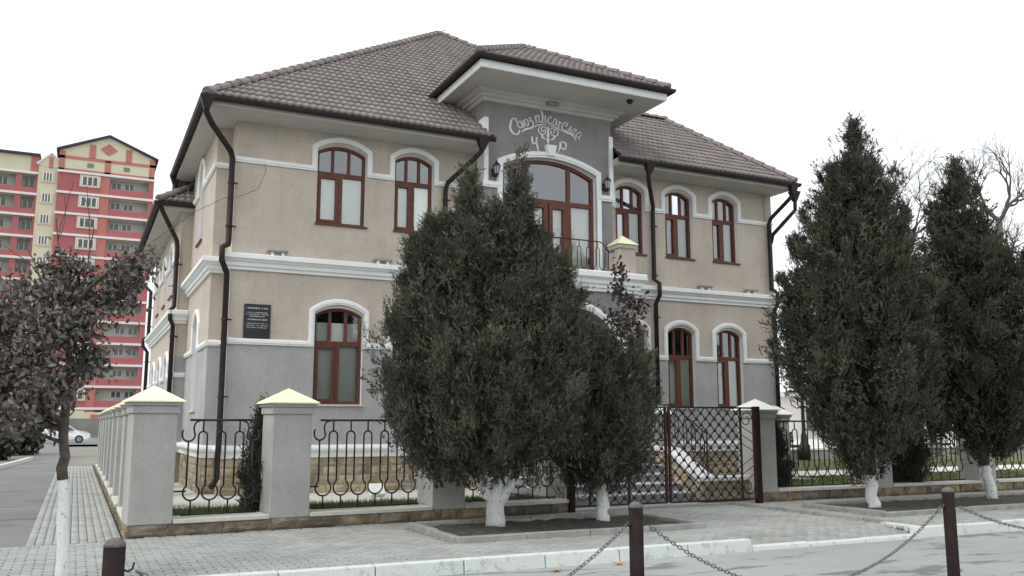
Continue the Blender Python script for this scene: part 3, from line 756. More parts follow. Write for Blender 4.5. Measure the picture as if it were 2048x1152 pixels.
MB().add([(XR, 29.8, .2), (15.9, 29.8, .2), (15.9, 29.8, ZR + .6), (XR, 29.8, ZR + .6)], [(0, 1, 2, 3)]).build('wall', 'wall', H)
MB().add([(15.9, 17.5, .2), (15.9, 29.8, .2), (15.9, 29.8, ZT), (15.9, 17.5, ZT)], [(0, 1, 2, 3)]).build('wall', 'wall', H)
MB().box(15.72, 15.93, YF - .03, YF + .3, 1.2, ZT).build('corner_pilaster', 'wall', H)
MB().box(2.5, 15.8, 17.75, 29.5, 4.45, 4.55).build('upper_floor', 'dark', H)
MB().box(2.5, 15.8, 21.5, 21.6, .3, 7.4).build('inner_wall', 'dark', H)

# ---- string courses that rise round the windows as white surrounds
TRIM = [(-.055, -.002), (-.055, -.030), (-.030, -.055), (.020, -.055), (.030, -.038), (.055, -.038), (.055, -.002)]
def trim_path(u0, u1, wins, z, o=.068):
    pts = [(u0, z)]
    for w_ in wins:
        pts += [(w_['l'] - o, z)]; a = arc_pts(w_['l'] - o, w_['r'] + o, w_['s'] + .07, w_['t'] + o + .05, 14)[::-1]
        pts += a + [(w_['r'] + o, z)]
    return pts + [(u1, z)]
def trim(P, u0, u1, wins, z, nm='string_course'): return MB().sweep(trim_path(u0, u1, wins, z), TRIM, P).build(nm, 'white', H)
trim(PFr, 2.43, 7.58, L2, 6.715); trim(PFr, 2.43, 7.66, L1, 3.155); trim(PFr, 10.80, 15.95, R2, 6.715); trim(PFr, 10.74, 15.95, R1, 3.155)
trim(front(18.1), 2.16, 2.425, [], 6.715); trim(front(18.1), 2.16, 2.425, [], 3.155)
trim(left(2.48), 17.45, 18.05, [], 6.715); trim(left(2.48), 17.45, 18.05, [], 3.155)
TR2 = [(-a, d) for a, d in TRIM][::-1]
trim(PL, 18.05, 22.0, [S2], 6.715); trim(PL, 18.05, 22.0, [S1], 3.155)
trim(left(XR), 22.0, 29.85, RW2, 5.55); trim(left(XR), 22.0, 29.85, RW1, 2.72)
trim(front(22.0), XR - .05, 2.20, [], 2.72)
def cornice(path, prof, nm='cornice', mat='white'): return MB().sweep(path, prof, plan).build(nm, mat, H)
CORN = [(0, 4.53), (.05, 4.53), (.055, 4.595), (.095, 4.60), (.10, 4.67), (.13, 4.68), (.165, 4.725), (.20, 4.735), (.20, 4.815), (.185, 4.83), (0, 4.86)]
cornice([(2.20, 22.0), (2.20, 18.1), (2.48, 18.1), (2.48, 17.5), (7.63, 17.5)], CORN)
cornice([(10.77, 17.5), (15.93, 17.5), (15.93, 18.6)], CORN)
cornice([(XR, 29.82), (XR, 22.0), (2.19, 22.0)], [(a, z - .62) for a, z in CORN])
BASE = [(0, .96), (.055, .96), (.055, 1.05), (.085, 1.065), (.11, 1.10), (.115, 1.13), (.10, 1.165), (.06, 1.185), (0, 1.20)]
cornice([(2.20, 22.0), (2.20, 18.1), (2.48, 18.1), (2.48, 17.5), (7.63, 17.5)], BASE, 'base_moulding')
cornice([(10.77, 17.5), (15.93, 17.5), (15.93, 18.6)], BASE, 'base_moulding')
cornice([(XR, 29.82), (XR, 22.0), (2.19, 22.0)], BASE, 'base_moulding')
# ---- sandstone plinth
pl = MB().sweep([(XR, 29.8), (XR, 22.0), (2.20, 22.0), (2.20, 18.1), (2.48, 18.1), (2.48, 17.5), (15.9, 17.5), (15.9, 20)], [(0.0, .2), (.012, .2), (.012, .96), (0.0, .96)], plan).build('plinth', 'mortar', H)
ZC = [(.25, .44), (.44, .62), (.62, .79), (.79, .965)]
lay_stones(pl, front(17.488), 2.47, 7.63, ZC, .24, .46, STONE, 0, .035)
lay_stones(pl, front(17.488), 11.5, 15.9, ZC, .28, .48, STONE, 0, .035)
lay_stones(pl, lambda u, d, z: (2.468 + d, 18.1 - u, z), 0, .62, ZC, .26, .4, STONE, 0, .035, R(-90))
lay_stones(pl, front(18.088), 2.19, 2.46, ZC, .26, .3, STONE, 0, .035)
lay_stones(pl, lambda u, d, z: (2.188 + d, 21.5 - u, z), 0, 3.41, ZC, .28, .5, STONE, 0, .035, R(-90))

# ---- central bay with balcony door
YB = 17.05; PB = front(YB); BW = win(8.02, 10.36, 4.88, 7.15, 7.45, 6.52)
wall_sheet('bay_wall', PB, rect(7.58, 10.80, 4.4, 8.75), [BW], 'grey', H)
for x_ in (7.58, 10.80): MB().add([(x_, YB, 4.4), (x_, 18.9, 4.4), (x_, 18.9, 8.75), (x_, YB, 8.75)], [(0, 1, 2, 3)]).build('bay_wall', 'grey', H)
D = MB().sweep(outline(BW)[::-1], [(0, .10), (.07, .10), (.07, .18), (0, .18)], PB, closed=True).build('balcony_door', 'wood', H)
mb = MB(); ol = outline(BW)
for i in range(len(ol)):
    a, q = ol[i], ol[(i + 1) % len(ol)]; mb.add([PB(a[0], 0, a[1]), PB(q[0], 0, q[1]), PB(q[0], .18, q[1]), PB(a[0], .18, a[1])], [(0, 1, 2, 3)])
mb.build('reveal', 'white', D)
def btop(u):
    hw = 1.17; h = .30; R_ = (hw * hw + h * h) / (2 * h); return 7.45 - R_ + math.sqrt(R_ * R_ - (u - 9.19) ** 2)
boxP(MB(), PB, 8.09, 10.29, .105, .175, 6.46, 6.56).build('transom', 'wood', D)
for u_ in (8.66, 9.72):
    boxP(MB(), PB, u_ - .045, u_ + .045, .108, .172, 6.56, btop(u_) - .05).build('mullion', 'wood', D)
    boxP(MB(), PB, u_ - .055, u_ + .055, .104, .176, 4.95, 6.46).build('mullion', 'wood', D)
for a, q in ((8.09, 8.615), (8.705, 9.675), (9.765, 10.29)):
    pts = [(a, 6.56), (q, 6.56)] + [(q + (a - q) * k / 8, btop(q + (a - q) * k / 8) - .07) for k in range(9)]
    MB().add([PB(u, .145, z) for u, z in pts], [tuple(range(len(pts)))]).build('pane', 'glass', D)
for a, q in ((8.715, 9.175), (9.205, 9.665)):       # two glazed leaves
    lf = MB().sweep(rect(a, q, 4.93, 6.455)[::-1], [(0, .09), (.095, .09), (.095, .165), (0, .165)], PB, closed=True).build('door_leaf', 'wood', D)
    MB().add([PB(u, .145, z) for u, z in rect(a + .095, q - .095, 5.03, 6.36)], [(0, 1, 2, 3)]).build('pane', 'glass', lf)
MB().tube([PB(9.23, .07, 5.75), PB(9.23, .05, 5.75), PB(9.33, .05, 5.75)], .01, 6).build('door_handle', 'iron', D)
for a, q in ((8.09, 8.605), (9.775, 10.29)): MB().add([PB(u, .145, z) for u, z in rect(a, q, 4.95, 6.46)], [(0, 1, 2, 3)]).build('pane', 'glass', D)
MB().add([PB(u, .24, z) for u, z in rect(8.09, 10.29, 4.9, 6.5)], [(0, 1, 2, 3)]).build('blind', 'blind', D)
MB().add([PB(u, 1.2, z) for u, z in rect(7.6, 10.78, 6.4, 8.7)], [(0, 1, 2, 3)]).build('inner_wall', 'dark', H)
p = [(7.53, 6.72), (7.93, 6.72)] + arc_pts(8.02 - .08, 10.36 + .08, 7.26, 7.55, 16)[::-1] + [(10.45, 6.72), (10.85, 6.72)]
MB().sweep(p, [(a * 1.25, d * 1.2) for a, d in TRIM], PB).build('string_course', 'white', H)
for a in (8.02 - .08, 10.36 + .08): boxP(MB(), PB, a - .055, a + .055, -.045, -.002, 4.83, 6.66).build('jamb_trim', 'white', H)
for a, q in ((7.555, 7.655), (10.725, 10.825)): boxP(MB(), PB, a, q, -.05, .35, 6.775, 8.2).build('corner_trim', 'white', H)
ks = MB().add([PB(9.055, -.13, 7.765), PB(9.305, -.13, 7.765), PB(9.27, -.11, 7.52), PB(9.09, -.11, 7.52), PB(9.04, -.002, 7.78), PB(9.32, -.002, 7.78), PB(9.28, -.002, 7.50), PB(9.08, -.002, 7.50)],
         [(0, 1, 2, 3), (0, 4, 5, 1), (1, 5, 6, 2), (2, 6, 7, 3), (3, 7, 4, 0)]).build('keystone', 'white', H); bevel(ks, .012)

# ---- porch below, with arch; balcony above
PP = front(16.1)
xl, xr = 7.63, 10.75; cz = 2.80; ra = 1.20
ar = [(XC + ra * math.cos(math.pi * k / 20), cz + ra * math.sin(math.pi * k / 20)) for k in range(21)]
outer = [(xl, 1.1), (XC - ra, 1.1)] + ar[::-1] + [(XC + ra, 1.1), (xr, 1.1), (xr, 4.4), (xl, 4.4)]
tris = tessellate_polygon([[Vector((u, z, 0)) for u, z in outer]])
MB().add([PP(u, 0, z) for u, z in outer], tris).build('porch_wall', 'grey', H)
mb = MB(); pa = [(XC + ra, 1.1)] + ar + [(XC - ra, 1.1)]
for a, q in zip(pa[:-1], pa[1:]): mb.add([PP(a[0], 0, a[1]), PP(q[0], 0, q[1]), PP(q[0], .35, q[1]), PP(a[0], .35, a[1])], [(0, 1, 2, 3)])
mb.build('arch_reveal', 'grey', H)
MB().sweep([(XC + (ra + .09) * -math.cos(math.pi * k / 24), cz + (ra + .09) * math.sin(math.pi * k / 24)) for k in range(25)], [(a * 1.3, d) for a, d in TRIM], PP).build('arch_trim', 'white', H)
for x_ in (xl, xr): MB().add([(x_, 16.1, .2), (x_, 17.5, .2), (x_, 17.5, 4.4), (x_, 16.1, 4.4)], [(0, 1, 2, 3)]).build('porch_wall', 'grey', H)
MB().box(xl, xr, 16.1, 17.6, .9, 1.105).build('porch_floor', 'step', H)
MB().add([(xl, 17.52, 1.1), (xr, 17.52, 1.1), (xr, 17.52, 4.5), (xl, 17.52, 4.5)], [(0, 1, 2, 3)]).build('porch_wall', 'grey', H)
ed = MB().box(8.45, 9.93, 17.40, 17.51, 1.105, 3.5).build('entrance_door', 'wood', H)
for a in (8.55, 9.24):
    MB().box(a, a + .59, 17.385, 17.399, 2.0, 3.35).build('pane', 'farpane', ed)
MB().box(9.17, 9.2, 17.36, 17.39, 1.9, 2.3).build('handle', 'chrome', ed)
cornice([(xl, 17.5), (xl, 16.1), (xr, 16.1), (xr, 17.5)], [(0, 4.38), (.05, 4.38), (.055, 4.45), (.09, 4.455), (.09, 4.53), (.13, 4.54), (.135, 4.61), (.18, 4.66), (.20, 4.67), (.20, 4.78), (.18, 4.80), (0, 4.82)], 'balcony_cornice')
MB().box(xl, xr, 16.1, 17.04, 4.45, 4.80).build('balcony_floor', 'coping', H)
def cap(parent, x0, x1, y0, y1, z, h, mat='cap'):
    o = .06; MB().add([(x0 - o, y0 - o, z), (x1 + o, y0 - o, z), (x1 + o, y1 + o, z), (x0 - o, y1 + o, z), ((x0 + x1) / 2, (y0 + y1) / 2, z + h)], [(3, 2, 1, 0), (0, 1, 4), (1, 2, 4), (2, 3, 4), (3, 0, 4)]).build('cap', mat, parent)
for x0 in (7.66, 10.30):
    po = bevel(MB().box(x0, x0 + .42, 16.0, 16.42, 4.80, 5.40).build('balcony_post', 'beige', H), .008)
    MB().box(x0 - .03, x0 + .45, 15.97, 16.45, 5.36, 5.44).build('collar', 'beige', po); cap(po, x0, x0 + .42, 16.0, 16.42, 5.445, .24)
# balcony railing of tall loops
br = MB().tube([(8.1, 16.2, 5.30), (8.2, 16.2, 5.26), (8.28, 16.2, 5.36), (8.36, 16.2, 5.47), (8.5, 16.2, 5.49), (9.9, 16.2, 5.49), (10.0, 16.2, 5.47), (10.09, 16.2, 5.36), (10.17, 16.2, 5.27), (10.3, 16.2, 5.31)], .014, 6).build('balcony_rail', 'iron', H, True)
for k in range(9):
    x_ = 8.28 + k * .2285
    pts = [(x_ - .045, 16.2, 4.98), (x_ - .045, 16.2, 5.28)] + [(x_ - .045 * math.cos(math.pi * q / 8), 16.2, 5.30 + .05 * math.sin(math.pi * q / 8)) for q in range(9)] + [(x_ + .045, 16.2, 5.28), (x_ + .045, 16.2, 4.98)]
    mb = MB().tube(pts, .010, 6); mb.tube([(x_, 16.2, 5.35), (x_, 16.2, 5.49)], .010, 6)
    mb.tube([(x_ + .045 + .065 * (1 - math.cos(math.pi * q / 10)) - .0, 16.2, 4.98 - .09 * math.sin(math.pi * q / 10)) for q in range(11)], .010, 6)
    mb.tube([(x_ + .11, 16.2, 4.89), (x_ + .11, 16.2, 4.81)], .010, 6); mb.build('loop_bar', 'iron', br, True)

# ================================================================== roofs
ME = .765
EX0, EX1, EY, EZ = 1.77, 16.10, 16.70, 7.67       # front eave
AP = Vector((9.22, 24.15, EZ + ME * 7.45))
WAVE, COURSE = .145, .275
def tile_grid(w=WAVE, c=COURSE):
    mb = MB(); N = 6
    rows = ((0.0, -.042), (0.0, .004), (c * .5, -.012), (c + .02, -.034))
    for s, h in rows:
        for i in range(N + 1):
            a = i / N; prof_ = .024 * (.5 + .5 * math.cos(2 * math.pi * (a - .38))) ** 1.3
            mb.v.append((a * w, s, h + prof_ + .030))
    for j in range(len(rows) - 1):
        for i in range(N): q = j * (N + 1) + i; mb.f.append((q, q + 1, q + N + 2, q + N + 1))
    return mb
TG = tile_grid(); TV = np.array(TG.v); TFc = np.array(TG.f)
tile_me = TG.mesh('tile', 'tile', fix=False); tile_me.polygons.foreach_set('use_smooth', [True] * len(tile_me.polygons))
roof = MB().add([(EX0, EY, EZ - .03), (7.56, EY, EZ - .03), (7.56, 18.2, EZ - .03 + ME * 1.5), (10.84, 18.2, EZ - .03 + ME * 1.5), (10.84, EY, EZ - .03), (EX1, EY, EZ - .03),
                 (14.24, 19.70, EZ + 3 * ME - .03), (13.67, 19.70, EZ + 3 * ME - .03), tuple(AP - Vector((0, 0, .03)))],
                [(0, 1, 2, 8), (2, 3, 8), (3, 4, 5, 6, 7), (3, 7, 8)]).build('roof', 'tile', H, fix=False)
def tile_plane(O, U, V_, smax, segs, parent, objects=0):
    """tiles over one slope. O = eave origin, U along the eave, V_ up the slope, segs(s) -> [(a0,a1)] spans at slope distance s.
    The first `objects` whole tiles are single objects, all others one joined part."""
    O, U, V_ = Vector(O), Vector(U).normalized(), Vector(V_).normalized(); Nn = U.cross(V_).normalized()
    rot = Matrix((U, V_, Nn)).transposed().to_euler(); acc_v, acc_f = [], []; n0 = 0; made = 0
    u, v, n = np.array(U), np.array(V_), np.array(Nn); o = np.array(O)
    k = 0
    while k * COURSE < smax:
        s0 = k * COURSE; lo_hi = segs(s0 + .0); hi2 = segs(min(smax, s0 + COURSE))
        for j, (a0, a1) in enumerate(lo_hi):
            b0, b1 = hi2[j] if j < len(hi2) else (a0, a1)
            i0 = math.floor(a0 / WAVE); i1 = math.ceil(a1 / WAVE)
            for i in range(i0, i1):
                A0 = i * WAVE
                whole = A0 >= max(a0, b0) - 1e-6 and A0 + WAVE <= min(a1, b1) + 1e-6
                if whole and made < objects:
                    ob = link('tile', tile_me, parent, tuple(O + U * A0 + V_ * s0)); ob.rotation_euler = rot; made += 1; continue
                a = A0 + TV[:, 0]; f = np.clip(TV[:, 1] / COURSE, 0, 1); l_ = a0 + (b0 - a0) * f; h_ = a1 + (b1 - a1) * f
                a = np.clip(a, l_, h_)
                if a.max() - a.min() < .004: continue
                P_ = o + a[:, None] * u + (s0 + TV[:, 1])[:, None] * v + TV[:, 2][:, None] * n
                acc_v.append(P_); acc_f.append(TFc + n0); n0 += len(P_)
        k += 1
    if acc_v:
        ob = npmesh('tile_field', np.concatenate(acc_v), np.concatenate(acc_f), 'tile', parent, 'stuff'); ob.data.polygons.foreach_set('use_smooth', [True] * len(ob.data.polygons))
    return made
q = math.sqrt(1 + ME * ME)
def main_segs(s):
    h = s / q; Y = EY + h; l_ = EX0 + h
    r_ = EX1 - h * (EX1 - 14.24) / 3.0 if Y < 19.70 else 9.22 + (AP.y - Y)
    if Y < 17.9: return [(l_, 7.57), (10.83, r_)]
    return [(l_, max(l_, r_))] if Y >= 18.25 else [(l_, 7.57 + (Y - 17.9) * 4.3), (10.83 - (Y - 17.9) * 4.3, r_)]
def main_segs2(s):
    v = main_segs(s); return v if len(v) == 2 else [(v[0][0], 9.2), (9.2, max(9.2, v[0][1]))] if v[0][1] > 9.2 else [(v[0][0], v[0][1]), (9.2, 9.2)]
tile_plane((0, EY, EZ), (1, 0, 0), (0, 1, ME), 7.45 * q, main_segs2, roof, 240)
# other slopes of the main roof
HX = AP.x - EX0
lroof = MB().add([(EX0, EY, EZ - .03), (EX0, 22.7, EZ - .03), tuple(AP - Vector((0, 0, .03)))], [(0, 2, 1)]).build('roof', 'tile', H, fix=False)
tile_plane((EX0, 0, EZ), (0, -1, 0), (1, 0, ME), HX * q, lambda s: [(-(22.7 + (24.15 - 22.7) * (s / q) / HX), -(EY + s / q))], lroof)
MB().add([(EX1, EY, EZ - .03), (14.24, 19.7, EZ + 3 * ME - .03), (14.24, 26, EZ + 3 * ME - .03), (EX1, 29.8, EZ - .03)], [(0, 3, 2, 1)]).build('roof', 'tile', H, fix=False)
MB().add([(13.67, 19.7, EZ + 3 * ME - .03), (14.24, 19.7, EZ + 3 * ME - .03), (14.24, 26, EZ + 3 * ME - .03), tuple(AP)], [(0, 1, 2), (0, 2, 3)]).build('roof', 'tile', H, fix=False)
MB().add([(EX0, 22.7, EZ - .03), tuple(AP), (14.24, 26, EZ + 3 * ME - .03), (EX1, 29.8, EZ - .03), (EX0 + 1, 29.8, ZR + .4)], [(0, 1, 4), (1, 2, 4), (2, 3, 4)]).build('roof', 'tile', H, fix=False)
# half-round ridge and hip tiles
def ridge_mesh():
    mb = MB(); N = 7
    for y, r_ in ((0, .112), (.02, .128), (.05, .124), (.39, .090)):
        for i in range(N + 1): a = math.pi * i / N; mb.v.append((math.cos(a) * r_, y, math.sin(a) * r_ * .9 - .02))
    for j in range(3):
        for i in range(N): b_ = j * (N + 1) + i; mb.f.append((b_, b_ + 1, b_ + N + 2, b_ + N + 1))
    mb.f.append(tuple(range(N + 1))); m_ = mb.mesh('ridge_tile', 'tile'); return m_
RME = ridge_mesh()
def ridge(p0, p1, parent, up=Vector((0, 0, 1))):
    p0, p1 = Vector(p0), Vector(p1); d = (p1 - p0); L = d.length; d.normalize(); x_ = d.cross(up).normalized(); z_ = x_.cross(d)
    rot = Matrix((x_, d, z_)).transposed().to_euler(); n = max(1, math.ceil(L / .345))
    for i in range(n): o = link('ridge_tile', RME, parent, tuple(p0 + d * (i * L / n))); o.rotation_euler = rot
ridge((EX0 + .02, EY + .02, EZ + .04), AP + Vector((0, 0, .03)), roof)
ridge((EX1, EY, EZ + .04), (14.24, 19.7, EZ + 3 * ME + .03), roof); ridge((14.30, 19.7, EZ + 3 * ME + .05), (13.1, 19.7, EZ + 3 * ME + .05), roof)
ridge((13.67, 19.7, EZ + 3 * ME + .03), AP + Vector((0, 0, .02)), roof)
# canopy roof over the bay
CX0, CX1, CY, CZ = 6.88, 11.56, 15.74, 9.06; CA = Vector((XC + .03, 18.42, 10.64)); CB = 20.6
mf = (CA.z - CZ) / (CA.y - CY); ms = (CA.z - CZ) / (CA.x - CX0); ms2 = (CA.z - CZ) / (CX1 - CA.x)
croof = MB().add([(CX0, CY, CZ - .03), (CX1, CY, CZ - .03), tuple(CA - Vector((0, 0, .03)))], [(0, 1, 2)]).build('canopy_roof', 'tile', H, fix=False)
qf = math.sqrt(1 + mf * mf)
tile_plane((0, CY, CZ), (1, 0, 0), (0, 1, mf), (CA.y - CY) * qf, lambda s: [(CX0 + (CA.x - CX0) * s / qf / (CA.y - CY), CX1 - (CX1 - CA.x) * s / qf / (CA.y - CY))], croof)
def meetY(z): return EY + (z - EZ) / ME
MB().add([(CX0, CY, CZ - .03), tuple(CA - Vector((0, 0, .03))), (CA.x, meetY(CA.z), CA.z - .03), (CX0, meetY(CZ), CZ - .03)], [(0, 1, 2, 3)]).build('roof_slope', 'tile', croof, fix=False)
MB().add([(CX1, CY, CZ - .03), tuple(CA - Vector((0, 0, .03))), (CA.x, meetY(CA.z), CA.z - .03), (CX1, meetY(CZ), CZ - .03)], [(3, 2, 1, 0)]).build('roof_slope', 'tile', croof, fix=False)
qs = math.sqrt(1 + ms * ms)
tile_plane((CX0, 0, CZ), (0, -1, 0), (1, 0, ms), (CA.x - CX0) * qs, lambda s: [(-(meetY(CZ + s / qs * ms)), -(CY + (CA.y - CY) * s / qs / (CA.x - CX0)))], croof)
ridge((CX0, CY, CZ + .04), CA + Vector((0, 0, .03)), croof); ridge((CX1, CY, CZ + .04), CA + Vector((0, 0, .03)), croof); ridge((CA.x, CB - .5, CA.z + .04), CA + Vector((0, 0, .04)), croof)
# canopy soffit, white fascia, stepped cornice
SZ = 8.80
cs = MB().box(CX0 + .06, CX1 - .06, CY + .06, 18.3, SZ, SZ + .03).build('canopy_soffit', 'soffit', H)
MB().sweep([(CX0 + .06, 18.3), (CX0 + .06, CY + .06), (CX1 - .06, CY + .06), (CX1 - .06, 18.3)], [(-.03, SZ - .012), (.0, SZ - .012), (.012, SZ + .02), (.012, SZ + .15), (-.03, SZ + .15)], plan).build('fascia', 'white', cs)
MB().sweep([(7.58, 18.6), (7.58, YB), (10.80, YB), (10.80, 18.6)], [(0, 8.58), (.05, 8.59), (.07, 8.64), (.13, 8.66), (.14, 8.71), (.23, 8.735), (.245, 8.75), (.245, SZ - .002), (0, SZ - .002)], plan).build('stepped_cornice', 'soffit', cs)
MB().lathe((10.75, 16.15, 8.72), [(.0, 0), (.05, .005), (.075, .04), (.08, .079), (0, .079)], 12).build('soffit_spotlight', 'iron', cs, True)
MB().box(9.02, 9.30, 16.78, 16.92, 8.66, 8.70).build('soffit_fitting', 'bedkerb', cs)
# main eave soffits
SE = 7.49
for poly in ([(EX0 + .05, EY + .05), (7.575, EY + .05), (7.575, 17.52), (2.49, 17.52), (2.49, 18.12), (2.21, 18.12), (2.21, 22.6), (EX0 + .05, 22.6)], [(10.805, EY + .05), (EX1 - .05, EY + .05), (EX1 - .05, 29.7), (15.88, 29.7), (15.88, 17.52), (10.805, 17.52)]):
    tr_ = tessellate_polygon([[Vector((a, b, 0)) for a, b in poly]]); n = len(poly)
    MB().add([(a, b, SE) for a, b in poly] + [(a, b, SE + .16) for a, b in poly], [tuple(t_) for t_ in tr_] + [tuple(n + i for i in t_) for t_ in tr_] + [(i, (i + 1) % n, n + (i + 1) % n, n + i) for i in range(n)]).build('soffit', 'soffit', H)
# gutters
GUT = [(.0, .10), (.0, -.02), (.02, -.06), (.06, -.075), (.10, -.06), (.12, -.02), (.125, .02), (.11, .02), (.10, -.015), (.06, -.055), (.03, -.045), (.015, -.01), (.015, .10)]
def gutter(path, z, nm='gutter'): return MB().sweep(path, [(a, z + b) for a, b in GUT], plan).build(nm, 'brown', H, False)
gutter([(EX0 + .03, 22.75), (EX0 + .03, EY + .02), (7.66, EY + .02)], EZ - .06)
gutter([(10.78, EY + .02), (EX1 - .03, EY + .02), (EX1 - .03, 29)], EZ - .06)
gutter([(CX0 + .02, meetY(CZ) - .05), (CX0 + .02, CY + .02), (CX1 - .02, CY + .02), (CX1 - .02, meetY(CZ) - .05)], CZ - .05)
# rear wing roof and eave
RX, RZ = 1.40, 6.74
rr = MB().add([(RX, 21.7, RZ - .03), (RX, 31.2, RZ - .03), (5.5, 27.1, RZ + 2.9), (5.5, 25.8, RZ + 2.9)], [(0, 3, 2, 1)]).build('rear_roof', 'tile', H, fix=False)
MB().add([(RX, 21.7, RZ - .03), (2.3, 21.7, RZ - .03), (2.3, 24.5, RZ + 1.98), (5.5, 25.8, RZ + 2.9)], [(0, 1, 2, 3)]).build('roof_slope', 'tile', rr, fix=False)
tile_plane((0, 21.7, RZ), (1, 0, 0), (0, 1, .707), 1.4, lambda s: [(RX + s / 1.2247, 2.3)], rr)
tile_plane((RX, 0, RZ), (0, -1, 0), (1, 0, .707), 2.2, lambda s: [(-31.2, -(21.7 + s / 1.2247))], rr)
ridge((RX, 21.7, RZ + .03), (2.6, 22.9, RZ + .88), rr)
MB().box(RX + .05, 2.2, 21.75, 22.0, ZR - .02, ZR + .05).build('rear_soffit', 'soffit', H); MB().box(RX + .05, XR + .01, 22.0, 31.1, ZR - .02, ZR + .05).build('rear_soffit', 'soffit', H)
gutter([(RX + .02, 31.2), (RX + .02, 21.72), (2.3, 21.72)], RZ - .06)

# ---- downpipes
def pipe(pts, r_=.052, hop=None, brackets=(), wallY=None):
    mb = MB().tube(pts, r_, 8); o = mb.build('downpipe', 'brown', H, True)
    if hop: x_, y_, z_ = hop; MB().frus((x_ - .045, x_ + .045, y_ - .045, y_ + .045, z_ - .26), (x_ - .13, x_ + .13, y_ - .10, y_ + .10, z_)).build('hopper', 'brown', o)
    for (x_, y_, z_) in brackets:
        m2 = MB().lathe((x_, y_, z_ - .02), [(r_ + .01, 0), (r_ + .01, .04)], 10); m2.box(x_ + .03, x_ + .13, y_ + .0, y_ + .03, z_ - .012, z_ + .012); m2.build('pipe_clip', 'brown', o)
    return o
pipe([(1.80, 16.72, 7.58), (1.80, 16.74, 7.32), (1.92, 16.85, 7.15), (2.35, 17.36, 6.82), (2.40, 17.41, 6.70), (2.40, 17.41, 5.05), (2.38, 17.30, 4.97), (2.27, 17.24, 4.90), (2.27, 17.24, 4.66), (2.36, 17.36, 4.5), (2.40, 17.40, 4.42), (2.40, 17.38, 1.25), (2.38, 17.33, 1.0), (2.38, 17.32, .62), (2.27, 17.1, .48)], .058, (1.80, 16.70, 7.60), [(2.40, 17.41, 6.2), (2.40, 17.41, 5.35), (2.40, 17.40, 3.55), (2.40, 17.39, 2.1)])
pipe([(7.38, 16.72, 7.58), (7.38, 16.74, 7.33), (7.30, 16.80, 7.22), (6.86, 17.36, 6.72), (6.83, 17.41, 6.58), (6.83, 17.41, 5.0), (6.83, 17.22, 4.85), (6.83, 17.22, 4.6), (6.83, 17.40, 4.45), (6.83, 17.40, .7)], .052, (7.38, 16.70, 7.60), [(6.83, 17.41, 6.35), (6.83, 17.41, 5.3)])
pipe([(11.62, 16.72, 7.58), (11.62, 16.74, 7.33), (11.66, 16.80, 7.22), (12.16, 17.36, 6.76), (12.18, 17.41, 6.62), (12.18, 17.41, 5.0), (12.20, 17.23, 4.88), (12.20, 17.23, 4.6), (12.2, 17.40, 4.42), (12.2, 17.39, .5)], .052, (11.62, 16.70, 7.60), [(12.18, 17.41, 6.3), (12.18, 17.41, 5.1), (12.2, 17.4, 4.1), (12.2, 17.4, 2.6)])
pipe([(15.98, 16.72, 7.58), (15.98, 16.74, 7.33), (15.94, 16.80, 7.24), (15.80, 17.34, 6.84), (15.78, 17.40, 6.70), (15.78, 17.40, 5.0), (15.8, 17.23, 4.88), (15.8, 17.23, 4.6), (15.83, 17.40, 4.42), (15.83, 17.39, .5)], .052, (15.98, 16.70, 7.60), [(15.78, 17.4, 6.4), (15.78, 17.4, 5.0), (15.83, 17.4, 3.3), (15.83, 17.4, 2.0)])
pipe([(16.12, 16.78, 7.55), (16.12, 16.8, 6.98), (16.02, 16.95, 6.80), (15.86, 17.36, 6.42), (15.84, 17.42, 6.2)], .05, (16.12, 16.80, 7.46))
pipe([(1.80, 22.6, 7.55), (1.80, 22.6, 7.3), (1.78, 22.5, 7.15), (1.78, 22.4, 6.98)], .06, (1.80, 22.6, 7.6))
pipe([(RX + .05, 21.75, 6.6), (RX + .1, 21.8, 6.5), (1.86, 21.92, 5.85), (1.88, 21.93, 5.7), (1.88, 21.93, 4.3), (1.80, 21.85, 4.2), (1.80, 21.85, 4.0), (1.88, 21.93, 3.85), (1.88, 21.93, .5)], .055, None, [(1.88, 21.93, 5.3), (1.88, 21.93, 3.6), (1.88, 21.93, 2.2)])
pipe([(RX + .05, 30.9, 6.62), (RX + .05, 30.9, 6.35), (1.70, 30.2, 5.9), (1.86, 29.9, 5.7), (1.86, 29.9, 4.3), (1.72, 29.9, 4.2), (1.72, 29.9, 4.0), (1.86, 29.9, 3.8), (1.86, 29.9, .5)], .055, (RX + .05, 30.95, 6.66), [(1.86, 29.9, 5.2), (1.86, 29.9, 4.6), (1.86, 29.9, 3.5)])

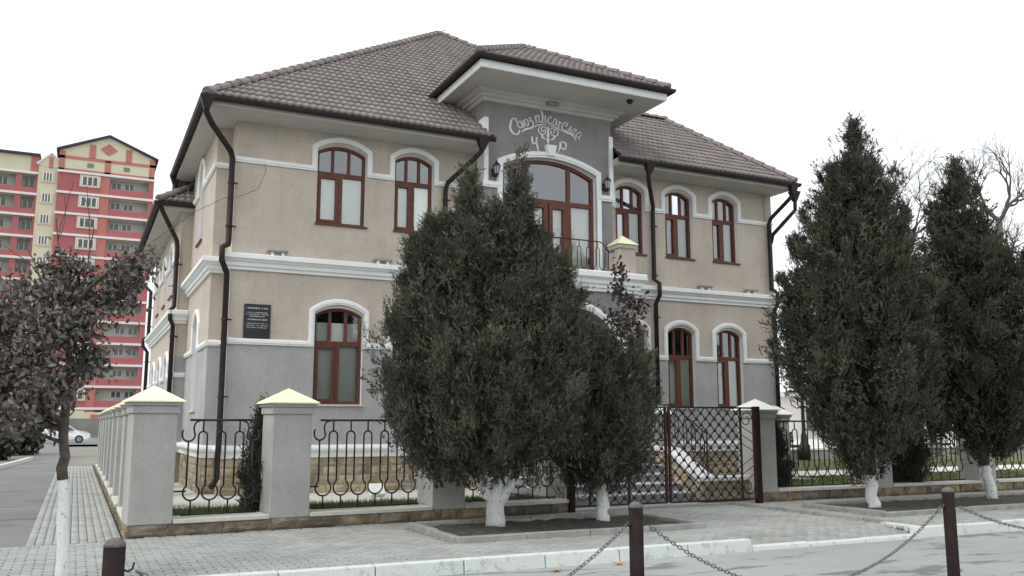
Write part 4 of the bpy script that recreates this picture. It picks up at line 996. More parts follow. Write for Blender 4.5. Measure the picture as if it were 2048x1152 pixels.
# ---- things fixed to the house
def lantern(x_, label):
    y = YB; t = thing('wall_lantern', (x_, y, 6.86), label, 'lantern', 'black wall lanterns beside the balcony door')
    MB().lathe((x_, y - .012, 6.98), [(.0, -.09), (.05, -.08), (.055, .08), (0, .09)], 10).build('back_plate', 'iron', t)
    MB().tube([(x_, y - .02, 6.92), (x_, y - .08, 6.86), (x_, y - .14, 6.86), (x_, y - .16, 6.90)], .014, 6).build('arm', 'iron', t, True)
    MB().lathe((x_, y - .16, 6.92), [(.0, -.08), (.02, -.07), (.03, -.03), (.05, -.01), (.05, .0), (0, .0)], 8).build('base', 'iron', t)
    MB().lathe((x_, y - .16, 6.92), [(.045, .0), (.075, .17), (.0, .17)], 6).build('glass', 'lampglass', t)
    mb = MB()
    for k in range(6):
        a = math.pi * 2 * k / 6; mb.tube([(x_ + .047 * math.cos(a), y - .16 + .047 * math.sin(a), 6.92), (x_ + .077 * math.cos(a), y - .16 + .077 * math.sin(a), 7.09)], .006, 4)
    mb.build('cage', 'iron', t)
    MB().lathe((x_, y - .16, 7.09), [(.09, 0), (.085, .02), (.04, .07), (.015, .09), (.012, .13), (.0, .15)], 8).build('roof', 'iron', t)
lantern(7.80, 'black wall lantern left of the balcony door'); lantern(10.59, 'black wall lantern right of the balcony door')
SIGN = [('letter',[(8.331,8.202,0.017),(8.334,8.247,0.014),(8.304,8.278,0.012),(8.262,8.272,0.014),(8.224,8.231,0.018),(8.202,8.161,0.022),(8.187,8.088,0.024),(8.193,8.029,0.025),(8.224,7.968,0.025),(8.269,7.926,0.022),(8.326,7.912,0.019),(8.384,7.937,0.019),(8.416,7.99,0.018),(8.406,8.03,0.016)]),
('letter',[(8.384,8.219,0.013),(8.368,8.163,0.013),(8.384,8.111,0.013),(8.429,8.079,0.013),(8.474,8.094,0.013),(8.484,8.144,0.013),(8.461,8.201,0.013),(8.429,8.229,0.013),(8.384,8.219,0.013)]),
('letter',[(8.491,8.259,0.012),(8.513,8.184,0.012),(8.532,8.097,0.012)]),
('letter+',[(8.513,8.19,0.008),(8.558,8.215,0.008)]),
('letter+',[(8.565,8.298,0.012),(8.542,8.273,0.012),(8.545,8.213,0.012),(8.578,8.164,0.012),(8.61,8.149,0.012),(8.636,8.173,0.012),(8.63,8.238,0.012),(8.61,8.284,0.012),(8.565,8.298,0.012)]),
('letter',[(8.637,8.33,0.01),(8.666,8.353,0.011),(8.689,8.332,0.012),(8.675,8.275,0.012),(8.715,8.287,0.013),(8.747,8.262,0.013),(8.759,8.215,0.014),(8.75,8.159,0.018),(8.714,8.121,0.022),(8.649,8.096,0.023),(8.571,8.067,0.024),(8.513,8.028,0.016),(8.461,7.978,0.008)]),
('letter',[(8.807,8.417,0.014),(8.823,8.346,0.014),(8.845,8.259,0.014)]),
('letter+',[(8.836,8.385,0.012),(8.866,8.438,0.012),(8.892,8.43,0.012),(8.9,8.376,0.012),(8.893,8.333,0.012),(8.911,8.29,0.012),(8.944,8.286,0.012),(8.977,8.315,0.012)]),
('letter',[(8.952,8.583,0.004),(8.978,8.523,0.013),(8.998,8.452,0.018),(8.991,8.354,0.019),(8.977,8.297,0.016)]),
('letter+',[(8.98,8.294,0.01),(9.03,8.299,0.01),(9.057,8.315,0.01)]),
('letter+',[(9.068,8.463,0.013),(9.06,8.383,0.013),(9.086,8.298,0.013)]),
('letter',[(9.225,8.416,0.012),(9.206,8.447,0.012),(9.173,8.441,0.012),(9.14,8.4,0.012),(9.129,8.349,0.012),(9.139,8.308,0.012),(9.165,8.287,0.012),(9.205,8.293,0.012),(9.226,8.321,0.012)]),
('letter',[(9.34,8.412,0.011),(9.313,8.421,0.011),(9.28,8.384,0.011),(9.259,8.326,0.011),(9.259,8.289,0.011),(9.285,8.275,0.011),(9.326,8.293,0.011),(9.339,8.338,0.011)]),
('letter+',[(9.34,8.415,0.012),(9.346,8.339,0.012),(9.362,8.262,0.012)]),
('letter',[(9.393,8.377,0.013),(9.44,8.359,0.013),(9.477,8.334,0.013)]),
('letter+',[(9.434,8.358,0.013),(9.414,8.3,0.013),(9.406,8.231,0.013)]),
('letter',[(9.561,8.298,0.01),(9.595,8.29,0.012),(9.623,8.325,0.013),(9.616,8.361,0.013),(9.582,8.375,0.013),(9.542,8.356,0.013),(9.507,8.314,0.014),(9.483,8.255,0.015),(9.493,8.207,0.019),(9.54,8.171,0.022),(9.607,8.144,0.024),(9.688,8.132,0.024),(9.749,8.103,0.022),(9.81,8.057,0.015),(9.847,7.985,0.006)]),
('letter',[(9.574,8.195,0.008),(9.642,8.186,0.01),(9.669,8.227,0.011),(9.704,8.276,0.013),(9.728,8.301,0.016)]),
('letter+',[(9.724,8.297,0.011),(9.71,8.221,0.011),(9.689,8.15,0.011)]),
('letter',[(9.805,8.179,0.011),(9.846,8.204,0.011),(9.86,8.243,0.011),(9.826,8.257,0.011),(9.778,8.231,0.011),(9.75,8.184,0.011),(9.757,8.141,0.011),(9.825,8.127,0.011)]),
('letter',[(9.922,8.196,0.011),(9.88,8.141,0.011),(9.845,8.092,0.011),(9.892,8.062,0.011),(9.948,8.101,0.011),(9.996,8.133,0.011)]),
('letter+',[(9.941,8.094,0.011),(9.926,8.011,0.011)]),
('letter+',[(9.963,8.221,0.01),(9.983,8.168,0.01)]),
('underline_flourish',[(8.793,8.154,0.018),(8.832,8.19,0.015),(8.944,8.23,0.013),(9.089,8.262,0.01)]),
('underline_flourish',[(9.178,8.253,0.01),(9.258,8.24,0.013),(9.352,8.217,0.015),(9.419,8.19,0.014),(9.465,8.145,0.008)]),
('scroll_ornament',[(8.956,8.196,0.009),(8.898,8.137,0.011),(8.892,8.071,0.013),(8.937,8.022,0.014),(8.998,8.01,0.014),(9.051,8.042,0.014),(9.071,8.094,0.013),(9.043,8.122,0.012),(9.012,8.089,0.01)]),
('scroll_ornament+',[(9.012,8.069,0.012),(8.973,8.091,0.012),(8.964,8.139,0.012),(8.991,8.179,0.012),(9.044,8.195,0.012),(9.092,8.154,0.012)]),
('scroll_ornament',[(9.319,8.195,0.01),(9.376,8.142,0.013),(9.382,8.07,0.014),(9.335,8.022,0.014),(9.255,8.019,0.014),(9.202,8.06,0.012),(9.209,8.106,0.011),(9.238,8.118,0.01)]),
('scroll_ornament+',[(9.264,8.069,0.012),(9.3,8.123,0.012),(9.283,8.178,0.012),(9.23,8.194,0.012),(9.18,8.159,0.012)]),
('scroll_ornament',[(9.132,8.229,0.004),(9.136,8.132,0.029),(9.131,8.05,0.023),(9.131,7.997,0.04),(9.132,7.953,0.01)]),
('scroll_ornament+',[(9.13,7.94,0.029),(9.13,7.887,0.032),(9.129,7.811,0.01)]),
('scroll_ornament',[(8.972,7.998,0.024),(8.998,7.941,0.022),(9.077,7.904,0.01)]),
('scroll_ornament',[(9.308,8.014,0.024),(9.263,7.939,0.022),(9.188,7.912,0.01)]),
('letter',[(8.723,7.922,0.019),(8.736,7.84,0.02),(8.746,7.769,0.019),(8.814,7.777,0.017),(8.838,7.806,0.016)]),
('letter+',[(8.84,7.923,0.014),(8.84,7.814,0.019),(8.861,7.705,0.019),(8.891,7.601,0.007)]),
('letter',[(9.441,7.891,0.022),(9.445,7.834,0.026),(9.426,7.75,0.022),(9.36,7.602,0.004)]),
('letter+',[(9.441,7.866,0.016),(9.513,7.903,0.016),(9.576,7.877,0.016),(9.591,7.822,0.016),(9.556,7.744,0.016),(9.511,7.728,0.016),(9.483,7.775,0.016)])]

sg = thing('wall_sign', (9.2, YB - .03, 7.6), 'arched white relief lettering and scroll ornament on the grey bay above the balcony door', 'sign')
def ribbon(mb, pts):
    # smooth the traced centre line, then raise it from the wall with chamfered edges
    P_ = np.array(pts)
    if len(P_) > 2:
        t_ = np.arange(len(P_)); tt = np.linspace(0, len(P_) - 1, (len(P_) - 1) * 4 + 1); out_ = []
        for x_ in tt:
            i = min(int(x_), len(P_) - 2); f = x_ - i; p0, p1, p2, p3 = P_[max(0, i - 1)], P_[i], P_[i + 1], P_[min(len(P_) - 1, i + 2)]
            out_.append(.5 * ((2 * p1) + (-p0 + p2) * f + (2 * p0 - 5 * p1 + 4 * p2 - p3) * f * f + (-p0 + 3 * p1 - 3 * p2 + p3) * f ** 3))
        P_ = np.array(out_)
    b = len(mb.v); m_ = len(P_)
    for i in range(m_):
        a, c = P_[max(0, i - 1)], P_[min(m_ - 1, i + 1)]; dx, dz = c[0] - a[0], c[1] - a[1]; l = math.hypot(dx, dz) or 1; nx, nz = -dz / l, dx / l; w_ = max(.004, P_[i][2]) * 1.0
        for s_, d_ in ((-1, 0), (-1, -.026), (-.6, -.038), (.6, -.038), (1, -.026), (1, 0)):
            mb.v.append((P_[i][0] + nx * w_ * s_, YB - .001 + d_, P_[i][1] + nz * w_ * s_))
    for i in range(m_ - 1):
        for k in range(5): q_ = b + i * 6 + k; mb.f.append((q_, q_ + 1, q_ + 7, q_ + 6))
    mb.f.append(tuple(b + k for k in range(6))); mb.f.append(tuple(b + (m_ - 1) * 6 + k for k in range(6)))
cur = None
for nm, pts in SIGN:
    if nm.endswith('+'): ribbon(cur[1], pts)
    else:
        if cur: cur[1].build(cur[0], 'sign', sg)
        cur = (nm, MB()); ribbon(cur[1], pts)
cur[1].build(cur[0], 'sign', sg)
# black granite plaque with engraved lines (too small in the picture to read)
pq = thing('wall_plaque', (3.0, YF - .03, 3.22), 'black granite plaque with rows of engraved white lettering at the house corner', 'plaque')
bevel(MB().box(2.76, 3.26, YF - .035, YF - .001, 3.225, 3.88).build('slab', 'plaque', pq), .006)
rows = [(3.800, .030, .04, .45), (3.715, .020, .06, .44), (3.678, .020, .035, .46), (3.640, .020, .10, .38), (3.580, .030, .055, .43), (3.505, .018, .06, .42), (3.465, .018, .035, .46), (3.425, .018, .06, .43)]
r2 = random.Random(3)
for z, h, a, b in rows:
    mb = MB(); x_ = 2.76 + a
    while x_ < 2.76 + b:
        w_ = r2.uniform(.006, .012)
        if r2.random() > .12: mb.box(x_, x_ + w_, YF - .037, YF - .034, z - h / 2 * r2.uniform(.6, 1), z + h / 2 * r2.uniform(.55, 1))
        x_ += w_ + .004
    mb.build('engraved_line', 'plaque_text', pq)
for x_, lb in ((3.33, 'flat dark floodlight on the white band above the plaque'), (5.46, 'flat dark floodlight on the white band beside the big juniper'), (13.66, 'flat dark floodlight on the right white band below the middle window'), (15.10, 'flat dark floodlight on the white band at the right house corner')):
    t = thing('band_floodlight', (x_, 17.38, 4.85), lb, 'floodlight', 'floodlights lying on the white band')
    bevel(MB().box(x_ - .2, x_ + .2, 17.33, 17.46, 4.90, 4.945).build('housing', 'bedkerb', t), .008)
    for a in (-.1, .1): MB().box(x_ + a - .025, x_ + a + .025, 17.36, 17.44, 4.84, 4.901).build('foot', 'white', t)
# service cable from the wall to the street tree
o = MB().tube([(3.02, 17.43, 6.68), (3.02, 17.30, 6.45), (2.85, 17.1, 6.05), (2.45, 17.0, 5.82), (2.2, 16.6, 5.70), (1.5, 15.0, 5.0), (.95, 13.2, 4.25), (.6, 11.8, 3.75), (.3, 10.6, 3.4)], .0045, 5).build('service_cable', 'iron', None, True)
tag(o, 'thin sagging grey cable from the upper left wall to the brown-leaved tree', 'cable')
# floodlight standing in the grass
t = thing('garden_floodlight', (4.78, 15.3, .28), 'small white floodlight on a bracket in the grass before the plinth', 'floodlight')
MB().box(4.70, 4.72, 15.28, 15.32, .28, .50).build('bracket', 'white', t); MB().box(4.86, 4.88, 15.28, 15.32, .28, .50).build('bracket', 'white', t)
bevel(MB().add([(4.66, 15.2, .40), (4.92, 15.2, .40), (4.92, 15.36, .58), (4.66, 15.36, .58), (4.66, 15.28, .34), (4.92, 15.28, .34), (4.92, 15.44, .52), (4.66, 15.44, .52)], [(0, 1, 2, 3), (4, 7, 6, 5), (0, 4, 5, 1), (1, 5, 6, 2), (2, 6, 7, 3), (3, 7, 4, 0)]).build('housing', 'capwhite', t), .008)

# ================================================================== conifers
E_ = np.array([math.cos(R(25.8)), -math.sin(R(25.8)), 0.]); F_ = np.array([math.sin(R(25.8)), math.cos(R(25.8)), 0.])
def unit(a): return a / np.maximum(1e-9, np.linalg.norm(a, axis=-1, keepdims=True))
def sprays_of(rg, C_, D_, Rc, ns, nb, bl, bw):
    """C_ clump centres, D_ clump directions, Rc clump sizes -> rhombic scale-leaf blades"""
    n = len(C_); g = np.clip(rg.normal(0, 1, (n, ns, 3)), -1.7, 1.7) * Rc[:, None, None] * .52
    g += D_[:, None, :] * np.clip(rg.normal(0, .75, (n, ns, 1)), -1.0, 1.1) * Rc[:, None, None]
    p = (C_[:, None] + g).reshape(-1, 3); d = unit(np.repeat(D_, ns, 0) + rg.normal(0, .42, (n * ns, 3)))
    m = len(p); L = rg.uniform(.07, .15, (m, 1, 1)); u = rg.uniform(-.3, 1, (m, nb, 1))
    b = p[:, None] + d[:, None] * L * u; bd = unit(d[:, None] + rg.normal(0, .34, (m, nb, 3))); l = bl * rg.uniform(.6, 1.4, (m, nb, 1))
    sd_ = unit(np.cross(bd, rg.normal(0, 1, (m, nb, 3)))); w = bw * rg.uniform(.7, 1.4, (m, nb, 1))
    q = np.stack([b, b + bd * l * .45 + sd_ * w, b + bd * l, b + bd * l * .45 - sd_ * w], 2)
    tone = np.repeat(rg.uniform(0, 1, n), ns) * .55 + rg.uniform(0, 1, m) * .45
    TONES.append(np.repeat(tone, nb * 4).astype(np.float32))
    return q.reshape(-1, 3)
TONES = []
def set_tone(o):
    a = o.data.attributes.new('tone', 'FLOAT', 'POINT'); v = np.concatenate(TONES); a.data.foreach_set('value', v); TONES.clear()
def env_r(env, z):
    e = np.array(env); return np.interp(z, e[:, 0], e[:, 1])
def clumps(rg, base, env, shift, n, inner=.45, rc=(.12, .24), up=.85, lump=.16):
    e = np.array(env); zz = np.linspace(e[0, 0], e[-1, 0], 300); w = env_r(env, zz) + .05; z = rg.choice(zz, n, p=w / w.sum()) + rg.normal(0, .03, n)
    a = rg.uniform(0, 2 * math.pi, n); ph = rg.uniform(0, 6, 4)
    lum = 1 + lump * np.sin(3 * a + 2.1 * z + ph[0]) * np.sin(1.7 * z + ph[1]) + lump * .8 * np.sin(5 * a - 3.3 * z + ph[2])
    fr = 1 - (1 - inner) * rg.uniform(0, 1, n) ** 1.7
    r_ = env_r(env, z) * lum * fr; s = np.interp(z, [q[0] for q in shift], [q[1] for q in shift])
    rad = np.stack([np.cos(a), np.sin(a), np.zeros(n)], 1)
    C_ = np.array([base[0], base[1], 0.])[None] + rad * r_[:, None] + E_[None] * s[:, None]; C_[:, 2] = z
    D_ = unit(rad * .6 + np.array([0, 0, up])[None] + rg.normal(0, .22, (n, 3)))
    return C_, D_, rg.uniform(rc[0], rc[1], n)
def tufts(rg, base, env, shift, k, m):
    """upright pointed branch tips that break the outline of the crown"""
    e = np.array(env); zz = np.linspace(e[0, 0], e[-1, 0], 300); w = np.where(zz < e[-1, 0] - .6, env_r(env, zz), 0); z = rg.choice(zz, k, p=w / w.sum()); a = rg.uniform(0, 2 * math.pi, k)
    r_ = env_r(env, z); s = np.interp(z, [q[0] for q in shift], [q[1] for q in shift]); L = rg.uniform(.45, 1.0, k) * np.clip(r_ + .1, .3, 1.0)
    rad = np.stack([np.cos(a), np.sin(a), np.zeros(k)], 1); C0 = np.array([base[0], base[1], 0.])[None] + rad * (r_ * rg.uniform(.66, .93, k))[:, None] + E_[None] * s[:, None]; C0[:, 2] = z - L * .25
    D0 = unit(rad * rg.uniform(.05, .40, (k, 1)) + np.array([0, 0, 1.])[None] + rg.normal(0, .12, (k, 3)))
    f = rg.uniform(0, 1, (k, m)) ** .85; C_ = C0[:, None] + D0[:, None] * (L[:, None] * f)[..., None] + rg.normal(0, 1, (k, m, 3)) * ((1 - f) * .17 + .02)[..., None]
    D_ = unit(np.repeat(D0[:, None], m, 1) + rg.normal(0, .18, (k, m, 3))); Rc = (1 - f) * .13 + .05
    return C_.reshape(-1, 3), D_.reshape(-1, 3), Rc.ravel()
def conifer(name, base, env, shift, label, seed, n, ns=26, nb=10, plumes=(), mat='juniper', trunk=None, limbs=(), group='dark conifers in front of the fence', bl=.066, bw=.0070, rc=(.12, .24), core=True, white_to=.8, up=.85, cat='conifer', nplume=0):
    rg = np.random.default_rng(seed); t = thing(name, (base[0], base[1], .13), label, cat, group)
    if nplume:
        parts_ = [clumps(rg, base, [(z, q * .90) for z, q in env], shift, int(n * .45), inner=.55, rc=rc, up=up, lump=.13), tufts(rg, base, env, shift, nplume, max(5, int(n * .62 / nplume)))]
    else: parts_ = [clumps(rg, base, env, shift, n, rc=rc, up=up)]
    for (ox, oy, z0, z1, r_, k) in plumes:
        b2 = np.array([base[0], base[1], 0]) + E_ * ox + F_ * oy
        parts_.append(clumps(rg, b2, [(z0, r_), (z0 + (z1 - z0) * .5, r_ * .75), (z1, .02)], [(0, 0), (9, 0)], k, inner=.2, rc=(.07, .14), up=1.4))
    V = np.concatenate([sprays_of(rg, *p_, ns if i_ == 0 else ns + 14, nb, bl if i_ == 0 else bl * 1.1, bw if i_ == 0 else bw * .72) for i_, p_ in enumerate(parts_)])
    if core:
        c_, d_, r_ = clumps(rg, base, [(z, (q - .12) * .62) for z, q in env if q > .38], shift, max(60, n // 2), inner=.35, rc=(.2, .34)); V = np.concatenate([V, sprays_of(rg, c_, d_, r_, 22, 8, .085, .015)])
    set_tone(npmesh('crown', V, np.arange(len(V)).reshape(-1, 4), mat, t))
    # stems: whitewashed low down, bark above, running up inside the crown
    tk = MB(); bk = MB()
    for path, rad in trunk:
        lo = [(p, q) for p, q in zip(path, rad) if p[2] <= white_to + 1e-6]; hi = [(p, q) for p, q in zip(path, rad) if p[2] >= white_to - 1e-6]
        if len(lo) > 1: tk.tube([p for p, q in lo], [q for p, q in lo], 10)
        if len(hi) > 1: bk.tube([p for p, q in hi], [q for p, q in hi], 8)
    if tk.v: tk.build('trunk', 'lime', t, True)
    if bk.v: bk.build('limb' if tk.v else 'trunk', 'bark', t, True)
    return t
def at(b, e, f, z): q = np.array([b[0], b[1], 0]) + E_ * e + F_ * f; return (q[0], q[1], z)
def wig(path, radii, n=4, amp=.015, seed=1):
    """subdivide a stem and make it a little crooked"""
    r_ = random.Random(seed); out_, rr_ = [], []
    for i in range(len(path) - 1):
        a, b = Vector(path[i]), Vector(path[i + 1])
        for k in range(n):
            f = k / n; p = a.lerp(b, f)
            if k: p += Vector((r_.gauss(0, amp), r_.gauss(0, amp), 0))
            out_.append(tuple(p)); rr_.append((radii[i] + (radii[i + 1] - radii[i]) * f) * (1 + (r_.gauss(0, .05) if k else 0)))
    out_.append(tuple(path[-1])); rr_.append(radii[-1]); return out_, rr_
T1 = (5.56, 12.06); a_ = lambda e, f, z: at(T1, e, f, z)
conifer('juniper_tree', T1, [(1.02, .35), (1.1, 1.15), (1.3, 1.42), (1.5, 1.46), (1.9, 1.52), (2.3, 1.56), (2.7, 1.46), (3.1, 1.29), (3.5, 1.11), (3.9, .90), (4.2, .68), (4.5, .42), (4.75, .18)], [(.7, -.05), (1.1, -.16), (1.5, -.14), (2.6, -.12), (3.6, -.12), (4.2, -.18), (5.0, -.26)],
        'big dark juniper with forked whitewashed trunk in front of the house', 11, 1150, 24, 9, nplume=120,
        plumes=[(.34, 0, 4.3, 5.76, .17, 44), (-.42, .1, 4.2, 5.40, .17, 36), (-.92, 0, 3.8, 4.70, .20, 28), (.02, -.2, 4.1, 4.75, .20, 20), (.62, .1, 3.9, 4.55, .20, 20), (-.72, -.2, 4.0, 4.75, .18, 20), (.98, 0, 3.4, 4.1, .22, 18), (-1.2, 0, 3.5, 4.3, .22, 18)],
        trunk=[wig([a_(0, 0, .12), a_(.0, 0, .45), a_(.02, .02, .62), a_(.05, .06, .82), a_(.08, .1, 2.2), a_(.0, .1, 4.2)], [.15, .125, .10, .085, .06, .02], 3),
               wig([a_(-.02, 0, .42), a_(-.16, -.02, .66), a_(-.27, -.04, .82), a_(-.5, 0, 1.5), a_(-.8, .1, 2.6)], [.085, .066, .058, .04, .02], 3, seed=2),
               wig([a_(.02, 0, .40), a_(.16, .02, .64), a_(.27, .04, .82), a_(.5, .1, 1.6), a_(.8, .1, 2.8)], [.085, .072, .062, .04, .02], 3, seed=3),
               wig([a_(-.05, -.02, .50), a_(-.22, -.06, .60)], [.05, .028], 3, seed=4)], white_to=.82)
T2 = (7.32, 11.95); b_ = lambda e, f, z: at(T2, e, f, z)
conifer('juniper_tree', T2, [(.76, .28), (.9, .56), (1.2, .72), (1.7, .78), (2.1, .70), (2.5, .48), (2.8, .28), (3.05, .08)], [(.6, -.05), (2, -.02), (3, -.08), (4, -.12)],
        'smaller rounded juniper with straight whitewashed trunk before the gate', 12, 340, 24, 9, nplume=40,
        plumes=[(-.3, 0, 2.6, 3.35, .2, 12)],
        trunk=[wig([b_(.0, 0, .12), b_(-.01, 0, .45), b_(-.02, .0, .78), b_(-.02, 0, 1.8), b_(-.1, 0, 3.2)], [.105, .092, .085, .06, .02], 4, seed=5)], white_to=.78)
T3 = (12.75, 11.73); c_ = lambda e, f, z: at(T3, e, f, z)
conifer('thuja_tree', T3, [(.80, .22), (1.1, .55), (1.55, .98), (2.0, 1.25), (2.5, 1.42), (2.95, 1.38), (3.4, 1.40), (3.85, 1.27), (4.3, 1.12), (4.75, .95), (5.2, .77), (5.7, .58), (6.2, .35), (6.65, .13), (7.0, .03)], [(.6, -.05), (2.0, -.08), (3.4, -.22), (4.3, -.12), (5.5, -.02), (7.3, 0)],
        'tall conical conifer with thin whitewashed trunk right of the gate', 13, 1000, 22, 9, nplume=110, mat='thuja',
        plumes=[(-.42, 0, 5.3, 6.0, .16, 12), (0, 0, 6.0, 7.25, .12, 20)],
        trunk=[wig([c_(.0, 0, .12), c_(-.03, 0, .45), c_(-.03, 0, .72), c_(0, 0, 3), c_(0, 0, 6.6)], [.115, .10, .10, .07, .015], 4, seed=6)], white_to=.72, bl=.070, bw=.0082)
T4 = (16.3, 12.11); d_ = lambda e, f, z: at(T4, e, f, z)
conifer('thuja_tree', T4, [(.95, .25), (1.3, .70), (1.7, 1.14), (2.2, 1.50), (2.8, 1.72), (3.3, 1.72), (3.8, 1.52), (4.3, 1.18), (4.8, .86), (5.3, .62), (5.8, .44), (6.3, .26), (6.7, .10), (6.95, .03)], [(.8, 0), (2.5, .15), (4, .05), (5.5, -.15), (7, -.15)],
        'conical conifer at the right edge with leaning whitewashed trunk', 14, 1000, 22, 9, nplume=110, mat='thuja',
        plumes=[(-.15, 0, 6.0, 7.05, .12, 18)],
        trunk=[wig([d_(.06, 0, .12), d_(.02, 0, .45), d_(-.05, 0, .78), d_(-.02, 0, 3), d_(-.1, 0, 6.4)], [.11, .10, .095, .07, .015], 4, seed=7)], white_to=.78, bl=.072, bw=.0085)
# small columnar cypresses behind the fence
def small(base, env, label, seed, n): 
    conifer('columnar_cypress', base, env, [(0, 0), (5, 0)], label, seed, n, 20, 8, mat='thuja', trunk=[([(base[0], base[1], .2), (base[0], base[1], env[-1][0] * .8)], [.03, .01])], group='small cypresses inside the fence', bl=.04, bw=.007, rc=(.05, .10), white_to=-1, up=1.5, cat='shrub', core=False)
small((2.57, 13.95), [(.28, .20), (.5, .25), (.9, .22), (1.3, .15), (1.6, .07), (1.86, .02)], 'slim dark cypress behind the second fence pillar', 21, 260)
small((12.78, 14.3), [(.28, .22), (.55, .30), (.95, .26), (1.3, .18), (1.6, .08), (1.8, .02)], 'narrow dark cypress beside the white-capped gate pillar', 22, 260)
small((16.45, 14.25), [(.28, .34), (.6, .46), (1.0, .46), (1.4, .32), (1.8, .12), (2.0, .02)], 'plump dark cypress seen between the two right conifer trunks', 23, 420)

# ================================================================== broadleaved and bare trees
def grow(rr_, p, d, L, rad, depth, out_, tips, spread=.6, shrink=.74, up=.12, nb=(2, 3), segs=4, wob=.16, bare=0):
    pts, rs = [tuple(p)], [rad]; q = Vector(p); dd = Vector(d).normalized()
    for k in range(segs):
        dd = (dd + Vector((rr_.gauss(0, wob), rr_.gauss(0, wob), rr_.gauss(0, wob) + up))).normalized(); q = q + dd * (L / segs); pts.append(tuple(q)); rs.append(rad * (1 - .38 * (k + 1) / segs))
        if depth <= 1: tips.append((q.copy(), dd.copy()))
    out_.append((pts, rs, depth))
    if depth == 0: return
    for _ in range(rr_.randint(*nb)):
        ax = Vector((rr_.gauss(0, 1), rr_.gauss(0, 1), rr_.gauss(0, 1))).cross(dd)
        if ax.length < 1e-3: continue
        nd = (dd + ax.normalized() * spread * rr_.uniform(.6, 1.35)).normalized()
        st = Vector(pts[rr_.choice((segs - 1, segs))]); grow(rr_, st, nd, L * shrink * rr_.uniform(.8, 1.15), rad * .58, depth - 1, out_, tips, spread, shrink, up, nb, segs, wob)
def leaves_at(rg, tips, per, size, spread, mat, parent, droop=.3):
    C_ = np.array([tuple(t_[0]) for t_ in tips]); C_ = np.repeat(C_, per, 0) + rg.normal(0, spread, (len(tips) * per, 3)); m = len(C_)
    d = unit(rg.normal(0, 1, (m, 3)) + np.array([0, 0, -droop])); s = unit(np.cross(d, rg.normal(0, 1, (m, 3)))); nn = np.cross(d, s); l = size * rg.uniform(.55, 1.35, (m, 1)); c = rg.normal(0, .18, (m, 1))
    # a lobed, curled leaf: 10 outline points round a spine
    prof_ = [(0, .04), (.18, .22), (.30, .14), (.45, .33), (.58, .18), (.72, .28), (.88, .12), (1.0, 0.0)]
    V = []
    for sg_ in (1, -1):
        row = []
        for (u, w) in prof_: row.append(C_ + d * l * u + s * l * w * sg_ + nn * l * (w * .55 + c * u * u))
        V.append(row)
    sp = [C_ + d * l * u + nn * l * c * u * u for (u, w) in prof_]
    vs_, fs = [], []; k = len(prof_)
    A = np.stack(V[0] + sp + V[1], 1); vs_ = A.reshape(-1, 3)
    tpl = []
    for i in range(k - 1): tpl += [(i, i + 1, k + i + 1, k + i), (k + i, k + i + 1, 2 * k + i + 1, 2 * k + i)]
    tpl = np.array(tpl); f = (tpl[None] + (np.arange(m) * 3 * k)[:, None, None]).reshape(-1, 4)
    return npmesh('crown', vs_, f, mat, parent)
def tubes(name, segs_, mat, parent, n=6):
    mb = MB()
    for pts, rs, dp in segs_: mb.tube(pts, rs, n if dp > 1 else max(3, n - 2), caps=False)
    return mb.build(name, mat, parent, True, fix=False)
rr_ = random.Random(31); OB = (-.02, 9.75)
tr = thing('oak_tree', (OB[0], OB[1], .12), 'young tree with brown withered leaves and whitewashed trunk on the left pavement', 'tree')
path, rad = wig([(OB[0], OB[1], .10), (-.04, 9.76, .55), (-.075, 9.77, 1.07)], [.062, .053, .047], 4, .006, 8); MB().tube(path, rad, 10).build('trunk', 'lime', tr, True)
path, rad = wig([(-.075, 9.77, 1.07), (-.10, 9.78, 1.5), (-.08, 9.8, 2.1), (-.06, 9.8, 2.8)], [.052, .048, .038, .022], 4, .012, 9); MB().tube(path, rad, 8).build('trunk', 'bark', tr, True)
S_, tips = [], []
for z, ex, ln in [(1.42, -1, .7), (1.5, -.3, .4), (1.62, -.6, .8), (1.75, .25, .35), (1.85, -1, .95), (2.0, .2, .35), (2.1, -.6, .9), (2.25, .1, .5), (2.35, .3, .35), (2.5, -.9, .8), (2.6, -.1, .5), (2.72, .9, .5), (2.8, -.2, .5), (1.55, -1.2, .8), (1.95, -1.3, 1.0), (2.4, -1.2, .85), (2.2, -.9, .8), (1.6, -.8, .6), (2.6, -.4, .6), (2.45, -.3, .6), (1.8, -.5, .6)]:
    fy = rr_.uniform(-.7, .7); dirv = E_ * ex + F_ * fy + np.array([0, 0, .35])
    grow(rr_, (-.09, 9.79, z), tuple(dirv), ln * .58, .020, 2, S_, tips, .65, .72, .05, (2, 3), 3, .18)
grow(rr_, (-.06, 9.8, 2.8), tuple(E_ * .5 + np.array([0, 0, .8])), .38, .02, 2, S_, tips, .6, .7, .05, (2, 3), 3, .15)
tubes('branch', S_, 'bark', tr, 5)
for i_ in range(7): pass
tw, _t = [], []
for (ex, z0, L_) in ((-.2, 2.75, .9), (.25, 2.8, .75), (-.7, 2.6, .7)): grow(rr_, tuple(np.array([-.07, 9.8, z0])), tuple(E_ * ex + np.array([0, 0, 1.])), L_, .010, 1, tw, _t, .5, .6, .05, (2, 3), 4, .12)
tubes('bare_shoot', tw, 'twig', tr, 4)
rgo = np.random.default_rng(32); leaves_at(rgo, tips, 19, .057, .085, 'limeleaf', tr, .9)

